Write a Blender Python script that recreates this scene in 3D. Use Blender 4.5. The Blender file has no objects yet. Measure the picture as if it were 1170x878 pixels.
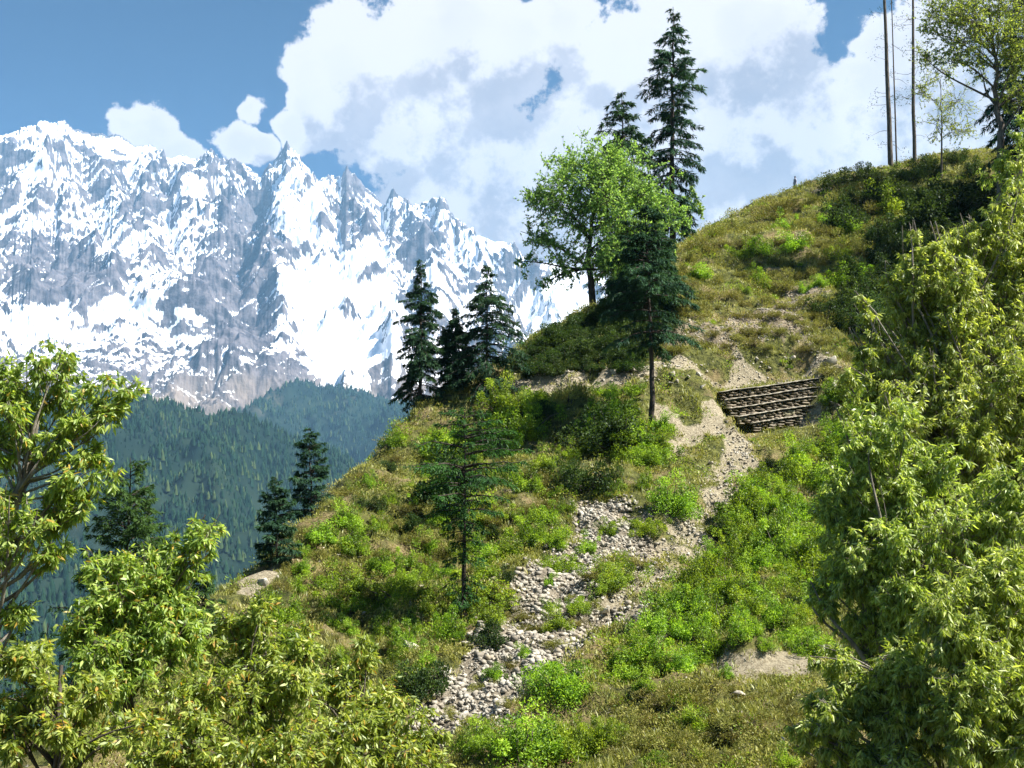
import bpy, bmesh, math, random
import numpy as np
from mathutils import Vector, Matrix

R = math.radians
scn = bpy.context.scene
COL = scn.collection
random.seed(7)
RNG = np.random.default_rng(7)

# ------------------------------------------------------------------ camera
PITCH = R(5.5)
FPX = 1254.0
cam_d = bpy.data.cameras.new("camera"); cam = bpy.data.objects.new("camera", cam_d); COL.objects.link(cam)
cam.location = (0, 0, 0); cam.rotation_euler = (R(90) + PITCH, 0, 0)
cam_d.sensor_width = 36; cam_d.lens = FPX / 1170 * 36
cam_d.clip_start = 0.1; cam_d.clip_end = 60000
scn.camera = cam

# ------------------------------------------------------------------ sun, exposure
SUN_ELEV, SUN_AZ = 52.0, 102.0      # azimuth measured clockwise from +Y (the view direction) towards +X
sd = Vector((math.cos(R(SUN_ELEV)) * math.sin(R(SUN_AZ)), math.cos(R(SUN_ELEV)) * math.cos(R(SUN_AZ)), math.sin(R(SUN_ELEV))))
sun_d = bpy.data.lights.new("sun", 'SUN'); sun = bpy.data.objects.new("sun", sun_d); COL.objects.link(sun)
sun.rotation_euler = sd.to_track_quat('Z', 'Y').to_euler()
sun_d.energy = 5.0; sun_d.angle = R(0.53); sun_d.color = (1.0, 0.955, 0.88)
scn.view_settings.view_transform = 'Standard'; scn.view_settings.look = 'None'
scn.view_settings.gamma = 1.0; scn.view_settings.use_curve_mapping = False
scn.view_settings.exposure = 1.7
scn.render.engine = 'CYCLES'
scn.cycles.use_denoising = True
scn.cycles.max_bounces = 8; scn.cycles.diffuse_bounces = 2; scn.cycles.glossy_bounces = 2
scn.cycles.transmission_bounces = 4; scn.cycles.volume_bounces = 1; scn.cycles.transparent_max_bounces = 4
scn.cycles.sample_clamp_indirect = 6.0
scn.cycles.use_adaptive_sampling = False

SINP, COSP = math.sin(PITCH), math.cos(PITCH)
def ray(px, py):
    u = (px - 585) / FPX; v = (439 - py) / FPX
    return Vector((u, COSP - v * SINP, SINP + v * COSP))
def W(px, py, Y):
    d = ray(px, py)
    return d * (Y / d.y)
def PX(n, Y):            # n photo pixels at distance Y in metres
    return n * Y / FPX

# ------------------------------------------------------------------ node helpers
class NT:
    def __init__(s, tree):
        s.t = tree; s.n = tree.nodes; s.l = tree.links
    def node(s, typ, **kw):
        nd = s.n.new(typ)
        for k, v in kw.items(): setattr(nd, k, v)
        return nd
    def put(s, sock, v):
        if isinstance(v, bpy.types.NodeSocket): s.l.new(v, sock)
        elif v is not None:
            if hasattr(sock.default_value, '__len__') and not hasattr(v, '__len__'): v = (v,) * len(sock.default_value)
            if hasattr(sock.default_value, '__len__') and len(sock.default_value) == 4 and len(v) == 3: v = tuple(v) + (1,)
            sock.default_value = v
    def m(s, op, a, b=None, c=None, clamp=False):
        nd = s.node('ShaderNodeMath', operation=op); nd.use_clamp = clamp
        s.put(nd.inputs[0], a)
        if b is not None: s.put(nd.inputs[1], b)
        if c is not None: s.put(nd.inputs[2], c)
        return nd.outputs[0]
    def vm(s, op, a, b=None, scale=None):
        nd = s.node('ShaderNodeVectorMath', operation=op)
        s.put(nd.inputs[0], a)
        if b is not None: s.put(nd.inputs[1], b)
        if scale is not None: s.put(nd.inputs['Scale'], scale)
        return nd.outputs['Value'] if op in ('DISTANCE', 'LENGTH', 'DOT_PRODUCT') else nd.outputs[0]
    def noise(s, vec, scale, detail=4, rough=0.55, dist=0.0, col=False):
        nd = s.node('ShaderNodeTexNoise'); s.put(nd.inputs['Vector'], vec)
        nd.inputs['Scale'].default_value = scale; nd.inputs['Detail'].default_value = detail
        nd.inputs['Roughness'].default_value = rough; nd.inputs['Distortion'].default_value = dist
        return nd.outputs['Color' if col else 'Fac']
    def mix(s, f, a, b, blend='MIX'):
        nd = s.node('ShaderNodeMix', data_type='RGBA', blend_type=blend)
        s.put(nd.inputs[0], f); s.put(nd.inputs[6], a); s.put(nd.inputs[7], b)
        return nd.outputs[2]
    def step(s, v, lo, hi):
        nd = s.node('ShaderNodeMapRange', interpolation_type='SMOOTHSTEP')
        s.put(nd.inputs[0], v); s.put(nd.inputs[1], lo); s.put(nd.inputs[2], hi)
        nd.inputs[3].default_value = 0; nd.inputs[4].default_value = 1
        return nd.outputs[0]

# ------------------------------------------------------------------ world: sky and clouds by direction
world = bpy.data.worlds.new("World"); scn.world = world; world.use_nodes = True
CLOUDS = [  # photo px, py, radius px, of the cumulus heaps
 (405,75,62),(370,112,44),(352,80,34),(480,58,72),(520,30,50),(560,75,80),(500,135,95),(590,40,46),(440,160,60),(560,190,110),(500,230,90),
 (670,150,90),(700,70,70),(640,20,52),(620,235,110),(760,70,100),(740,200,120),(850,45,85),(885,80,62),(800,150,110),(860,170,110),
 (930,165,80),(1005,95,58),(1015,60,44),(1080,75,90),(1050,170,110),(1150,110,110),(1130,10,60),(960,250,130),(820,280,130),(1160,230,120),(700,300,120),
 (165,168,46),(145,150,24),(198,182,34),(288,122,22),(272,158,30),(292,160,22),(335,145,26),
 (1300,60,170),(1400,250,180),(1250,-90,120),(1600,100,260),(900,-160,60),(700,-120,80)]
def build_world():
    grp = bpy.data.node_groups.new("cloud_density", 'ShaderNodeTree')
    grp.interface.new_socket('Vector', in_out='INPUT', socket_type='NodeSocketVector')
    grp.interface.new_socket('Density', in_out='OUTPUT', socket_type='NodeSocketFloat')
    g = NT(grp); gi = g.node('NodeGroupInput'); go = g.node('NodeGroupOutput')
    v0 = gi.outputs[0]
    wob = g.noise(v0, 9.0, 3, 0.55, col=True)
    v1 = g.vm('ADD', v0, g.vm('SCALE', g.vm('SUBTRACT', wob, (0.5, 0.5, 0.5)), scale=0.05))
    wob2 = g.noise(v0, 34.0, 2, 0.5, col=True)
    v1 = g.vm('ADD', v1, g.vm('SCALE', g.vm('SUBTRACT', wob2, (0.5, 0.5, 0.5)), scale=0.022))
    acc = None
    for (px, py, r) in CLOUDS:
        c = ray(px, py).normalized()
        rr = r / FPX
        d = g.vm('DISTANCE', v1, tuple(c))
        val = g.m('MULTIPLY_ADD', d, -1.0 / rr, 1.0)
        acc = val if acc is None else g.m('SMOOTH_MAX', acc, val, 0.12)
    # broken clouds elsewhere round the sky
    sep = g.node('ShaderNodeSeparateXYZ'); g.put(sep.inputs[0], v0)
    el = g.m('MAXIMUM', sep.outputs[2], 0.04)
    flat = g.node('ShaderNodeCombineXYZ')
    g.put(flat.inputs[0], g.m('DIVIDE', sep.outputs[0], el)); g.put(flat.inputs[1], g.m('DIVIDE', sep.outputs[1], el))
    far = g.m('MULTIPLY_ADD', g.noise(flat.outputs[0], 0.6, 4, 0.5), 3.2, -2.2)
    away = g.m('SUBTRACT', 1.0, g.step(g.vm('DISTANCE', v0, tuple(ray(480, 250).normalized())), 0.75, 1.1))
    far = g.m('SUBTRACT', far, g.m('MULTIPLY', away, 3.0))
    acc = g.m('MAXIMUM', acc, far)
    acc = g.m('MINIMUM', acc, 0.75)
    n1 = g.noise(v0, 14.0, 9, 0.62)
    n2 = g.noise(v0, 45.0, 6, 0.68)
    n3 = g.noise(v0, 120.0, 4, 0.65)
    bump = g.m('MULTIPLY_ADD', n1, 1.35, -0.675)
    bump = g.m('ADD', bump, g.m('MULTIPLY_ADD', n2, 0.75, -0.375))
    bump = g.m('ADD', bump, g.m('MULTIPLY_ADD', n3, 0.3, -0.15))
    g.put(go.inputs[0], g.m('ADD', acc, bump))
    w = NT(world.node_tree); w.n.clear()
    out = w.node('ShaderNodeOutputWorld'); bg = w.node('ShaderNodeBackground')
    sky = w.node('ShaderNodeTexSky', sky_type='NISHITA'); sky.sun_disc = False
    sky.sun_elevation = R(SUN_ELEV); sky.sun_rotation = R(SUN_AZ); sky.altitude = 2500
    sky.air_density = 1.0; sky.dust_density = 0.3; sky.ozone_density = 2.5
    tc = w.node('ShaderNodeTexCoord'); d = w.vm('NORMALIZE', tc.outputs['Generated'])
    ga = w.node('ShaderNodeGroup'); ga.node_tree = grp; w.put(ga.inputs[0], d)
    tow = (Vector((-0.25, 0.0, 0.97))).normalized() * 0.042
    gb = w.node('ShaderNodeGroup'); gb.node_tree = grp; w.put(gb.inputs[0], w.vm('ADD', d, tuple(tow)))
    da, db = ga.outputs[0], gb.outputs[0]
    alpha = w.step(da, 0.03, 0.20)
    lit = w.step(w.m('SUBTRACT', da, db), -0.18, 0.30)
    big = w.noise(d, 6.5, 3, 0.5)
    lit = w.m('ADD', w.m('MULTIPLY', lit, 0.78), w.m('MULTIPLY', w.step(big, 0.38, 0.62), 0.22), clamp=True)
    thin = w.m('SUBTRACT', 1.0, w.step(da, 0.15, 0.75))
    lit = w.m('ADD', lit, w.m('MULTIPLY', thin, 0.20), clamp=True)
    ccol = w.mix(lit, (2.9, 2.75, 3.1), (6.9, 6.4, 6.4))
    skyc = w.mix(1.0, sky.outputs[0], (0.06, 0.23, 0.40), 'MULTIPLY')
    col = w.mix(w.m('MULTIPLY', alpha, 0.97), skyc, ccol)
    w.put(bg.inputs['Color'], col); bg.inputs['Strength'].default_value = 0.05
    w.l.new(bg.outputs[0], out.inputs[0])
    world.cycles.sampling_method = 'MANUAL'; world.cycles.sample_map_resolution = 512
build_world()

# ------------------------------------------------------------------ numpy noise
def _hash(ix, iy, seed):
    h = (ix.astype(np.int64) * 374761393 + iy.astype(np.int64) * 668265263 + seed * 974634777) & 0x7fffffff
    h = ((h ^ (h >> 13)) * 1274126177) & 0x7fffffff
    return ((h ^ (h >> 16)) & 0xffff) / 65535.0
def perlin(x, y, seed=0):
    x = np.asarray(x, float); y = np.asarray(y, float)
    x0 = np.floor(x); y0 = np.floor(y); fx = x - x0; fy = y - y0
    ux = fx * fx * fx * (fx * (fx * 6 - 15) + 10); uy = fy * fy * fy * (fy * (fy * 6 - 15) + 10)
    def g(ix, iy, dx, dy):
        a = _hash(ix, iy, seed) * 2 * np.pi
        return np.cos(a) * dx + np.sin(a) * dy
    a = g(x0, y0, fx, fy); b = g(x0 + 1, y0, fx - 1, fy)
    c = g(x0, y0 + 1, fx, fy - 1); d = g(x0 + 1, y0 + 1, fx - 1, fy - 1)
    return ((a + (b - a) * ux) + ((c + (d - c) * ux) - (a + (b - a) * ux)) * uy) * 1.45
def fbm(x, y, octv=5, seed=0, gain=0.5, lac=2.03):
    s = 0; amp = 1; tot = 0
    for i in range(octv):
        s = s + amp * perlin(x, y, seed + i); tot += amp; amp *= gain; x = x * lac + 3.7; y = y * lac - 1.9
    return s / tot
def ridged(x, y, octv=6, seed=0, gain=0.5, lac=2.07):
    s = 0; amp = 1; tot = 0; prev = 1.0
    for i in range(octv):
        n = 1 - np.abs(perlin(x, y, seed + i)); n = n * n
        s = s + amp * n * prev; tot += amp; prev = np.clip(n * 1.3, 0, 1); amp *= gain; x = x * lac + 5.1; y = y * lac + 2.3
    return s / tot
def sstep(a, b, x):
    t = np.clip((x - a) / (b - a), 0, 1); return t * t * (3 - 2 * t)

# ------------------------------------------------------------------ mesh helpers
def npmesh(name, V, F, mat=None, parent=None, tint=None, smooth=False, link=True, mats=None, midx=None):
    """V (n,3); F list of (m,k) index arrays (k=3 or 4) or one array."""
    me = bpy.data.meshes.new(name)
    V = np.asarray(V, np.float32)
    if not isinstance(F, list): F = [F]
    F = [f for f in F if len(f)]
    me.vertices.add(len(V)); me.vertices.foreach_set('co', V.ravel())
    loops = np.concatenate([f.ravel() for f in F]).astype(np.int32)
    starts = []; tot = []; o = 0
    for f in F:
        k = f.shape[1]; starts.append(o + np.arange(len(f)) * k); tot.append(np.full(len(f), k)); o += f.size
    starts = np.concatenate(starts).astype(np.int32)
    me.loops.add(len(loops)); me.loops.foreach_set('vertex_index', loops)
    me.polygons.add(len(starts)); me.polygons.foreach_set('loop_start', starts)
    me.polygons.foreach_set('loop_total', np.concatenate(tot).astype(np.int32))
    if smooth: me.polygons.foreach_set('use_smooth', np.ones(len(starts), bool))
    if midx is not None: me.polygons.foreach_set('material_index', np.asarray(midx, np.int32))
    me.update(calc_edges=True)
    if tint is not None:
        for nm, arr in (tint.items() if isinstance(tint, dict) else {'tint': tint}.items()):
            arr = np.asarray(arr, np.float32)
            at = me.attributes.new(nm, 'FLOAT', 'POINT'); at.data.foreach_set('value', arr.ravel())
    for m_ in (mats or ([mat] if mat else [])): me.materials.append(m_)
    o = bpy.data.objects.new(name, me)
    if link: COL.objects.link(o)
    if parent: o.parent = parent
    return o
def tubes(P, Rad, sides=5, cap=True):
    """P (n,K,3) centre lines, Rad (n,K) radii -> V, F arrays."""
    P = np.asarray(P, float); Rad = np.asarray(Rad, float)
    if P.ndim == 2: P = P[None]; Rad = Rad[None]
    n, K, _ = P.shape
    T = np.gradient(P, axis=1); T /= np.linalg.norm(T, axis=2, keepdims=True) + 1e-9
    ref = np.zeros((n, 1, 3)); mean = T.mean(1, keepdims=True)
    ref[...] = np.where(np.abs(mean[..., 2:3]) > 0.85, np.array([1.0, 0.02, 0]), np.array([0, 0, 1.0]))
    A = np.cross(T, ref); A /= np.linalg.norm(A, axis=2, keepdims=True) + 1e-9
    B = np.cross(T, A)
    an = np.arange(sides) / sides * 2 * np.pi
    V = P[:, :, None] + Rad[:, :, None, None] * (np.cos(an)[None, None, :, None] * A[:, :, None] + np.sin(an)[None, None, :, None] * B[:, :, None])
    V = V.reshape(-1, 3)
    k = np.arange(K - 1)[:, None]; s = np.arange(sides)[None]
    q = np.stack([k * sides + s, k * sides + (s + 1) % sides, (k + 1) * sides + (s + 1) % sides, (k + 1) * sides + s], -1).reshape(-1, 4)
    F = (q[None] + (np.arange(n) * K * sides)[:, None, None]).reshape(-1, 4)
    return V, F
class Acc:
    def __init__(s): s.V = []; s.F3 = []; s.F4 = []; s.T = []; s.n = 0
    def add(s, V, F, t=0.5):
        V = np.asarray(V, float)
        for f in (F if isinstance(F, list) else [F]):
            f = np.asarray(f)
            if len(f): (s.F3 if f.shape[1] == 3 else s.F4).append(f + s.n)
        s.V.append(V); s.T.append(np.broadcast_to(np.asarray(t, float), (len(V),)).copy()); s.n += len(V)
    def build(s, name, mat, parent=None, smooth=False, link=True):
        F = []
        if s.F3: F.append(np.concatenate(s.F3))
        if s.F4: F.append(np.concatenate(s.F4))
        return npmesh(name, np.concatenate(s.V), F, mat, parent, np.concatenate(s.T), smooth, link)
def unit(v): return v / (np.linalg.norm(v, axis=-1, keepdims=True) + 1e-9)
def leaves(P, D, N, L, Wd, droop=0.25, simple=False):
    """Leaf blades at P along D, facing N. Returns V, faces."""
    D = unit(D); S = unit(np.cross(D, N)); N = np.cross(S, D)
    L = np.broadcast_to(L, (len(P),))[:, None]; Wd = np.broadcast_to(Wd, (len(P),))[:, None]
    if simple:
        V = np.stack([P, P + D * L * .42 + S * Wd * .5 + N * L * .05, P + D * L - N * L * droop * .5, P + D * L * .42 - S * Wd * .5 + N * L * .05], 1).reshape(-1, 3)
        F = np.arange(len(P))[:, None] * 4 + np.array([[0, 1, 2, 3]])
        return V, [F]
    V = np.stack([P, P + D * L * .3 + S * Wd * .5 - N * Wd * .1, P + D * L * .3 - S * Wd * .5 - N * Wd * .1,
                  P + D * L * .7 + S * Wd * .38 - N * L * droop * .35, P + D * L * .7 - S * Wd * .38 - N * L * droop * .35,
                  P + D * L - N * L * droop], 1).reshape(-1, 3)
    b = np.arange(len(P))[:, None] * 6
    F3 = np.concatenate([b + np.array([[0, 1, 2]]), b + np.array([[3, 5, 4]])])
    F4 = b + np.array([[1, 3, 4, 2]])
    return V, [F3, F4]
def tag(o, label=None, cat=None, group=None, kind=None):
    if label: o['label'] = label
    if cat: o['category'] = cat
    if group: o['group'] = group
    if kind: o['kind'] = kind
    return o
def empty(name, loc=(0, 0, 0)):
    o = bpy.data.objects.new(name, None); COL.objects.link(o); o.location = loc; o.empty_display_size = 0.3
    return o
def hang(o, root):
    """parent a mesh built in world coordinates under a root that stands at root.location"""
    o.parent = root; o.matrix_parent_inverse = Matrix.Translation(-root.location)
    return o
def children(o): return [c for c in bpy.data.objects if c.parent == o]
def copy_tree(o, kids=None):
    c = o.copy(); COL.objects.link(c)
    for ch in kids if kids is not None else children(o):
        d = ch.copy(); COL.objects.link(d); d.parent = c
        for g in children(ch) if kids is None else []:
            e = g.copy(); COL.objects.link(e); e.parent = d
    return c

# ------------------------------------------------------------------ materials
def new_mat(name):
    m_ = bpy.data.materials.new(name); m_.use_nodes = True; m_.node_tree.nodes.clear(); return m_, NT(m_.node_tree)
def attr(t, name):
    nd = t.node('ShaderNodeAttribute'); nd.attribute_name = name; return nd.outputs['Fac']
def leaf_mat(name, dark, mid, light, odd=None, trans=0.45, gloss=0.012, rough=0.5, objvar=0.25, tcol=(1.0, 1.0, 0.45)):
    m_, t = new_mat(name)
    tint = attr(t, 'tint')
    cr = t.node('ShaderNodeValToRGB'); t.put(cr.inputs[0], tint)
    e = cr.color_ramp.elements
    e[0].position = 0.0; e[0].color = tuple(dark) + (1,)
    e[1].position = 0.9; e[1].color = tuple(light) + (1,)
    x = e.new(0.45); x.color = tuple(mid) + (1,)
    if odd: x = e.new(0.97); x.color = tuple(odd) + (1,)
    oi = t.node('ShaderNodeObjectInfo')
    hs = t.node('ShaderNodeHueSaturation'); t.put(hs.inputs['Color'], cr.outputs[0])
    t.put(hs.inputs['Value'], t.m('MULTIPLY_ADD', oi.outputs['Random'], objvar, 1 - objvar / 2))
    t.put(hs.inputs['Hue'], t.m('MULTIPLY_ADD', oi.outputs['Random'], 0.03 * (objvar > 0), 0.5 - 0.015 * (objvar > 0)))
    col = hs.outputs[0]
    df = t.node('ShaderNodeBsdfDiffuse'); t.put(df.inputs[0], col)
    tr = t.node('ShaderNodeBsdfTranslucent'); t.put(tr.inputs[0], t.mix(1.0, col, tuple(1.5 * c for c in tcol), 'MULTIPLY'))
    mx = t.node('ShaderNodeMixShader'); mx.inputs[0].default_value = trans
    t.l.new(df.outputs[0], mx.inputs[1]); t.l.new(tr.outputs[0], mx.inputs[2])
    gl = t.node('ShaderNodeBsdfGlossy'); gl.inputs['Roughness'].default_value = rough; gl.inputs[0].default_value = (0.9, 0.95, 0.9, 1)
    m2 = t.node('ShaderNodeMixShader'); m2.inputs[0].default_value = gloss
    t.l.new(mx.outputs[0], m2.inputs[1]); t.l.new(gl.outputs[0], m2.inputs[2])
    out = t.node('ShaderNodeOutputMaterial'); t.l.new(m2.outputs[0], out.inputs[0])
    return m_
def rough_mat(name, a, b, c=None, scale=3.0, bump=0.3, rough=0.9, stretch=(1, 1, 1), bscale=None, objvar=0.0):
    m_, t = new_mat(name)
    tc = t.node('ShaderNodeTexCoord')
    mp = t.node('ShaderNodeMapping'); t.put(mp.inputs[0], tc.outputs['Object']); mp.inputs['Scale'].default_value = stretch
    n = t.noise(mp.outputs[0], scale, 7, 0.65)
    col = t.mix(t.step(n, 0.35, 0.65), a, b)
    if c:
        n2 = t.noise(mp.outputs[0], scale * 0.37, 4, 0.6); col = t.mix(t.step(n2, 0.52, 0.66), col, c)
    if objvar:
        oi = t.node('ShaderNodeObjectInfo'); hs = t.node('ShaderNodeHueSaturation'); t.put(hs.inputs['Color'], col)
        t.put(hs.inputs['Value'], t.m('MULTIPLY_ADD', oi.outputs['Random'], objvar, 1 - objvar / 2)); col = hs.outputs[0]
    p = t.node('ShaderNodeBsdfPrincipled'); t.put(p.inputs['Base Color'], col); p.inputs['Roughness'].default_value = rough
    p.inputs['Specular IOR Level'].default_value = 0.25
    bp = t.node('ShaderNodeBump'); bp.inputs['Strength'].default_value = bump; bp.inputs['Distance'].default_value = 0.05
    t.put(bp.inputs['Height'], t.noise(mp.outputs[0], bscale or scale * 3, 8, 0.7)); t.l.new(bp.outputs[0], p.inputs['Normal'])
    out = t.node('ShaderNodeOutputMaterial'); t.l.new(p.outputs[0], out.inputs[0])
    return m_

# ================================================================== THE HILL (one height field)
CP = [  # photo px, py, distance: the visible face of the spur
 (500,878,29),(700,878,27),(900,878,26),(1170,878,23),(300,878,30),(100,878,26),
 (330,760,36),(450,740,38),(600,740,36.5),(800,740,36),(1000,740,35),(1170,740,32),
 (300,690,40),(380,660,44),(450,640,47),(600,640,45),(700,640,45),(800,640,46),(1000,640,45),(1170,640,42),
 (400,575,53),(480,560,56),(560,560,53),(650,560,53),(750,560,52),(850,560,53),(1000,560,54),(1170,560,52),
 (480,500,62),(560,490,62),(650,490,60),(740,490,59.5),(880,492,61),(1000,490,63),(1170,480,62),
 (590,440,67),(650,435,64.5),(700,438,63.5),(760,432,64),(860,425,66),(960,418,67),(1080,410,70),
 (630,405,69),(690,400,67.5),(750,385,69.5),(640,385,71.5),(670,368,72.5),(715,370,72.5),(840,372,72),(910,370,73),(1000,360,75),(1170,350,76),
 (760,330,79),(850,310,84),(950,290,88),(1050,270,90),(1170,250,90),
 (850,265,100),(950,240,103),(1050,215,104)]
RIDGE = [(222,715,37),(262,672,40),(300,645,43),(330,618,46),(372,580,50),(410,535,56),(455,487,63),(500,455,67),(560,420,71),(590,401,73),(640,372,74.5),
 (690,343,77.5),(735,310,87),(770,285,93),(800,268,102),(850,242,112),(905,222,119),(955,207,119),(1000,195,116),(1060,181,113),(1120,171,111),(1200,163,110),(1300,158,110)]
pts = [tuple(W(*c)) for c in CP] + [tuple(W(*c)) for c in RIDGE]
for i, c in enumerate(RIDGE):        # beyond the crest the ground falls away
    p = W(*c)
    if i < 13:
        pts.append((p.x - 5, p.y + 9, p.z - 9)); pts.append((p.x - 14, p.y + 20, p.z - 24))
    else:
        pts.append((p.x - 2, p.y + 12, p.z - 2.2)); pts.append((p.x - 6, p.y + 30, p.z - 12))
pts += [(0,0,-1.7),(3,-6,-1.2),(-4,4,-3.4),(5,6,-4.0),(0,12,-7.0),(8,14,-7.0),(16,10,-4.5),(16,22,-6.0),(-8,10,-7.5),(-10,18,-8.6),(0,20,-8.2),
        (-20,10,-13),(-25,25,-17),(-35,45,-30),(-30,-10,-10),(30,0,0),(30,20,-2),(45,40,3),(0,-25,3),(30,-25,8),(-30,-25,-4),(60,60,14),(70,90,30),(80,120,36),(-45,80,-55),(-50,20,-30),(60,0,8)]
pts = np.array(pts)
def tps_fit(P, z, lam=0.6):
    n = len(P); d = np.linalg.norm(P[:, None] - P[None], axis=2)
    K = np.where(d > 0, d * d * np.log(d + 1e-9), 0) + lam * np.eye(n)
    Q = np.hstack([np.ones((n, 1)), P]); A = np.zeros((n + 3, n + 3)); A[:n, :n] = K; A[:n, n:] = Q; A[n:, :n] = Q.T
    return np.linalg.solve(A, np.concatenate([z, np.zeros(3)]))
TP = pts[:, :2]; TC = tps_fit(TP, pts[:, 2])
def tps(x, y):
    out = TC[-3] + TC[-2] * x + TC[-1] * y
    for (px, py), c in zip(TP, TC):
        d2 = (x - px) ** 2 + (y - py) ** 2
        out = out + c * 0.5 * d2 * np.log(d2 + 1e-9)
    return out
def spaced(lo, a, b, hi, step):
    core = np.arange(a, b, step)
    up = [b]; s = step
    while up[-1] < hi: s *= 1.09; up.append(up[-1] + s)
    dn = [a]; s = step
    while dn[-1] > lo: s *= 1.09; dn.append(dn[-1] - s)
    return np.concatenate([np.array(dn[:0:-1]), core, np.array(up)])
XS = spaced(-8200, -32, 66, 8200, 0.34); YS = spaced(-8200, 14, 126, 10300, 0.34)
XS = np.clip(XS, -8300, 8300); YS = np.clip(YS, -8300, 10400)
XS = np.unique(XS); YS = np.unique(YS)
GX, GY = np.meshgrid(XS, YS)
def height0(x, y):
    box = np.maximum(np.maximum(-45 - x, x - 75), np.maximum(-25 - y, y - 135))
    w = 1 - sstep(0, 70, box)
    F = 34 - 0.75 * np.maximum(0, 45 - x) - 0.5 * np.maximum(0, y - 130) - 0.25 * np.maximum(0, -30 - y) - 0.6 * np.maximum(0, x - 300)
    F = np.maximum(F, -400) + 0.04 * np.clip(-x - 700, 0, 8000) * 0
    xi = np.clip(x, -130, 160); yi = np.clip(y, -110, 220)
    T = tps(xi, yi)
    return F * (1 - w) + T * w
Z0 = height0(GX, GY)
# named strips on the face, in plan
def strip(lst): return np.array([tuple(W(*c))[:2] for c in lst])
def dist_line(x, y, L):
    d = np.full(np.shape(x), 1e9)
    for a, b in zip(L[:-1], L[1:]):
        ab = b - a; t = np.clip(((x - a[0]) * ab[0] + (y - a[1]) * ab[1]) / (ab @ ab), 0, 1)
        d = np.minimum(d, np.hypot(x - a[0] - t * ab[0], y - a[1] - t * ab[1]))
    return d
def hit_rough(px, py):
    d = ray(px, py); 
    t = np.arange(12, 130, 0.25); X = d.x / d.y * t; Z = d.z / d.y * t
    h = height0(X, t); k = np.argmax(h > Z)
    return (X[k], t[k]) if h[k] > Z[k] else None
def plan(lst):
    return np.array([h for h in (hit_rough(*c) for c in lst) if h])
GULLY = plan([(845,505),(832,545),(805,590),(775,630),(735,668),(690,700),(650,725)])
SCREE = plan([(700,592),(672,628),(645,660),(615,700),(585,740),(560,775),(530,810),(505,835)])
SCREE2 = plan([(690,700),(640,705),(600,735),(570,770)])
TERR = plan([(590,445),(660,432),(720,428),(790,418),(860,412),(950,415)])
CUT = plan([(745,392),(800,385),(860,365),(905,345),(930,335)])
CUT2 = plan([(880,385),(920,370)])
PATCH = plan([(850,772),(890,765),(935,750)])
PATCH2 = plan([(760,470),(790,500),(815,470)])
BARE = plan([(282,668),(300,650),(318,640)])
wob = fbm(GX / 2.2, GY / 2.2, 4, 3) * 1.3
gaps_ = sstep(0.05, 0.35, fbm(GX / 1.9, GY / 1.9, 4, 55))
m_gully = sstep(1.6, 0.5, dist_line(GX, GY, GULLY) + wob * 1.6) * (1 - .6 * gaps_)
m_scree = np.maximum(sstep(2.1, 1.0, dist_line(GX, GY, SCREE) + wob * 1.9), sstep(2.3, 0.9, dist_line(GX, GY, SCREE2) + wob * 1.9))
m_terr = sstep(1.1, 0.3, dist_line(GX, GY, TERR) + wob * 1.3)
m_cut = (1 - .7 * gaps_) * np.maximum(sstep(2.0, 0.4, dist_line(GX, GY, CUT) + wob * 1.5), sstep(2.4, 0.8, dist_line(GX, GY, CUT2) + wob * 1.5))
m_patch = np.maximum(sstep(1.6, 0.5, dist_line(GX, GY, PATCH) + wob * 1.5), sstep(1.3, 0.2, dist_line(GX, GY, PATCH2) + wob * 1.6))
m_patch = np.maximum(m_patch, sstep(1.0, 0.2, dist_line(GX, GY, BARE) + wob * 0.9))
nearw = np.exp(-np.maximum(0, np.hypot(GX - 15, GY - 60) - 90) / 60)
steps_ = np.abs(perlin(GX / 3.1, GY / 3.1, 11))
Z = Z0 + nearw * (0.80 * fbm(GX / 7.5, GY / 7.5, 4, 21) + 0.80 * fbm(GX / 2.6, GY / 2.6, 4, 5) + 0.34 * fbm(GX / 1.0, GY / 1.0, 3, 9))
Z -= nearw * 0.35 * (1 - np.clip(steps_ * 5, 0, 1)) * (1 - m_terr)
Z = Z * (1 - m_patch * .7) + (Z0 - .15) * m_patch * .7
Z -= 0.45 * m_gully + 0.30 * m_scree
Z += (1 - nearw) * 6 * fbm(GX / 120, GY / 120, 4, 31) * np.clip((GX * 0 + 1), 0, 1)
# undercut scarp where the bank has slipped: a steeper face above the terrace
def H(x, y):
    x = np.asarray(x, float); y = np.asarray(y, float)
    i = np.clip(np.searchsorted(XS, x) - 1, 0, len(XS) - 2); j = np.clip(np.searchsorted(YS, y) - 1, 0, len(YS) - 2)
    fx = (x - XS[i]) / (XS[i + 1] - XS[i]); fy = (y - YS[j]) / (YS[j + 1] - YS[j])
    return (Z[j, i] * (1 - fx) * (1 - fy) + Z[j, i + 1] * fx * (1 - fy) + Z[j + 1, i] * (1 - fx) * fy + Z[j + 1, i + 1] * fx * fy)
def samp(M, x, y):
    i = np.clip(np.searchsorted(XS, x) - 1, 0, len(XS) - 2); j = np.clip(np.searchsorted(YS, y) - 1, 0, len(YS) - 2)
    return M[j, i]
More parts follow.
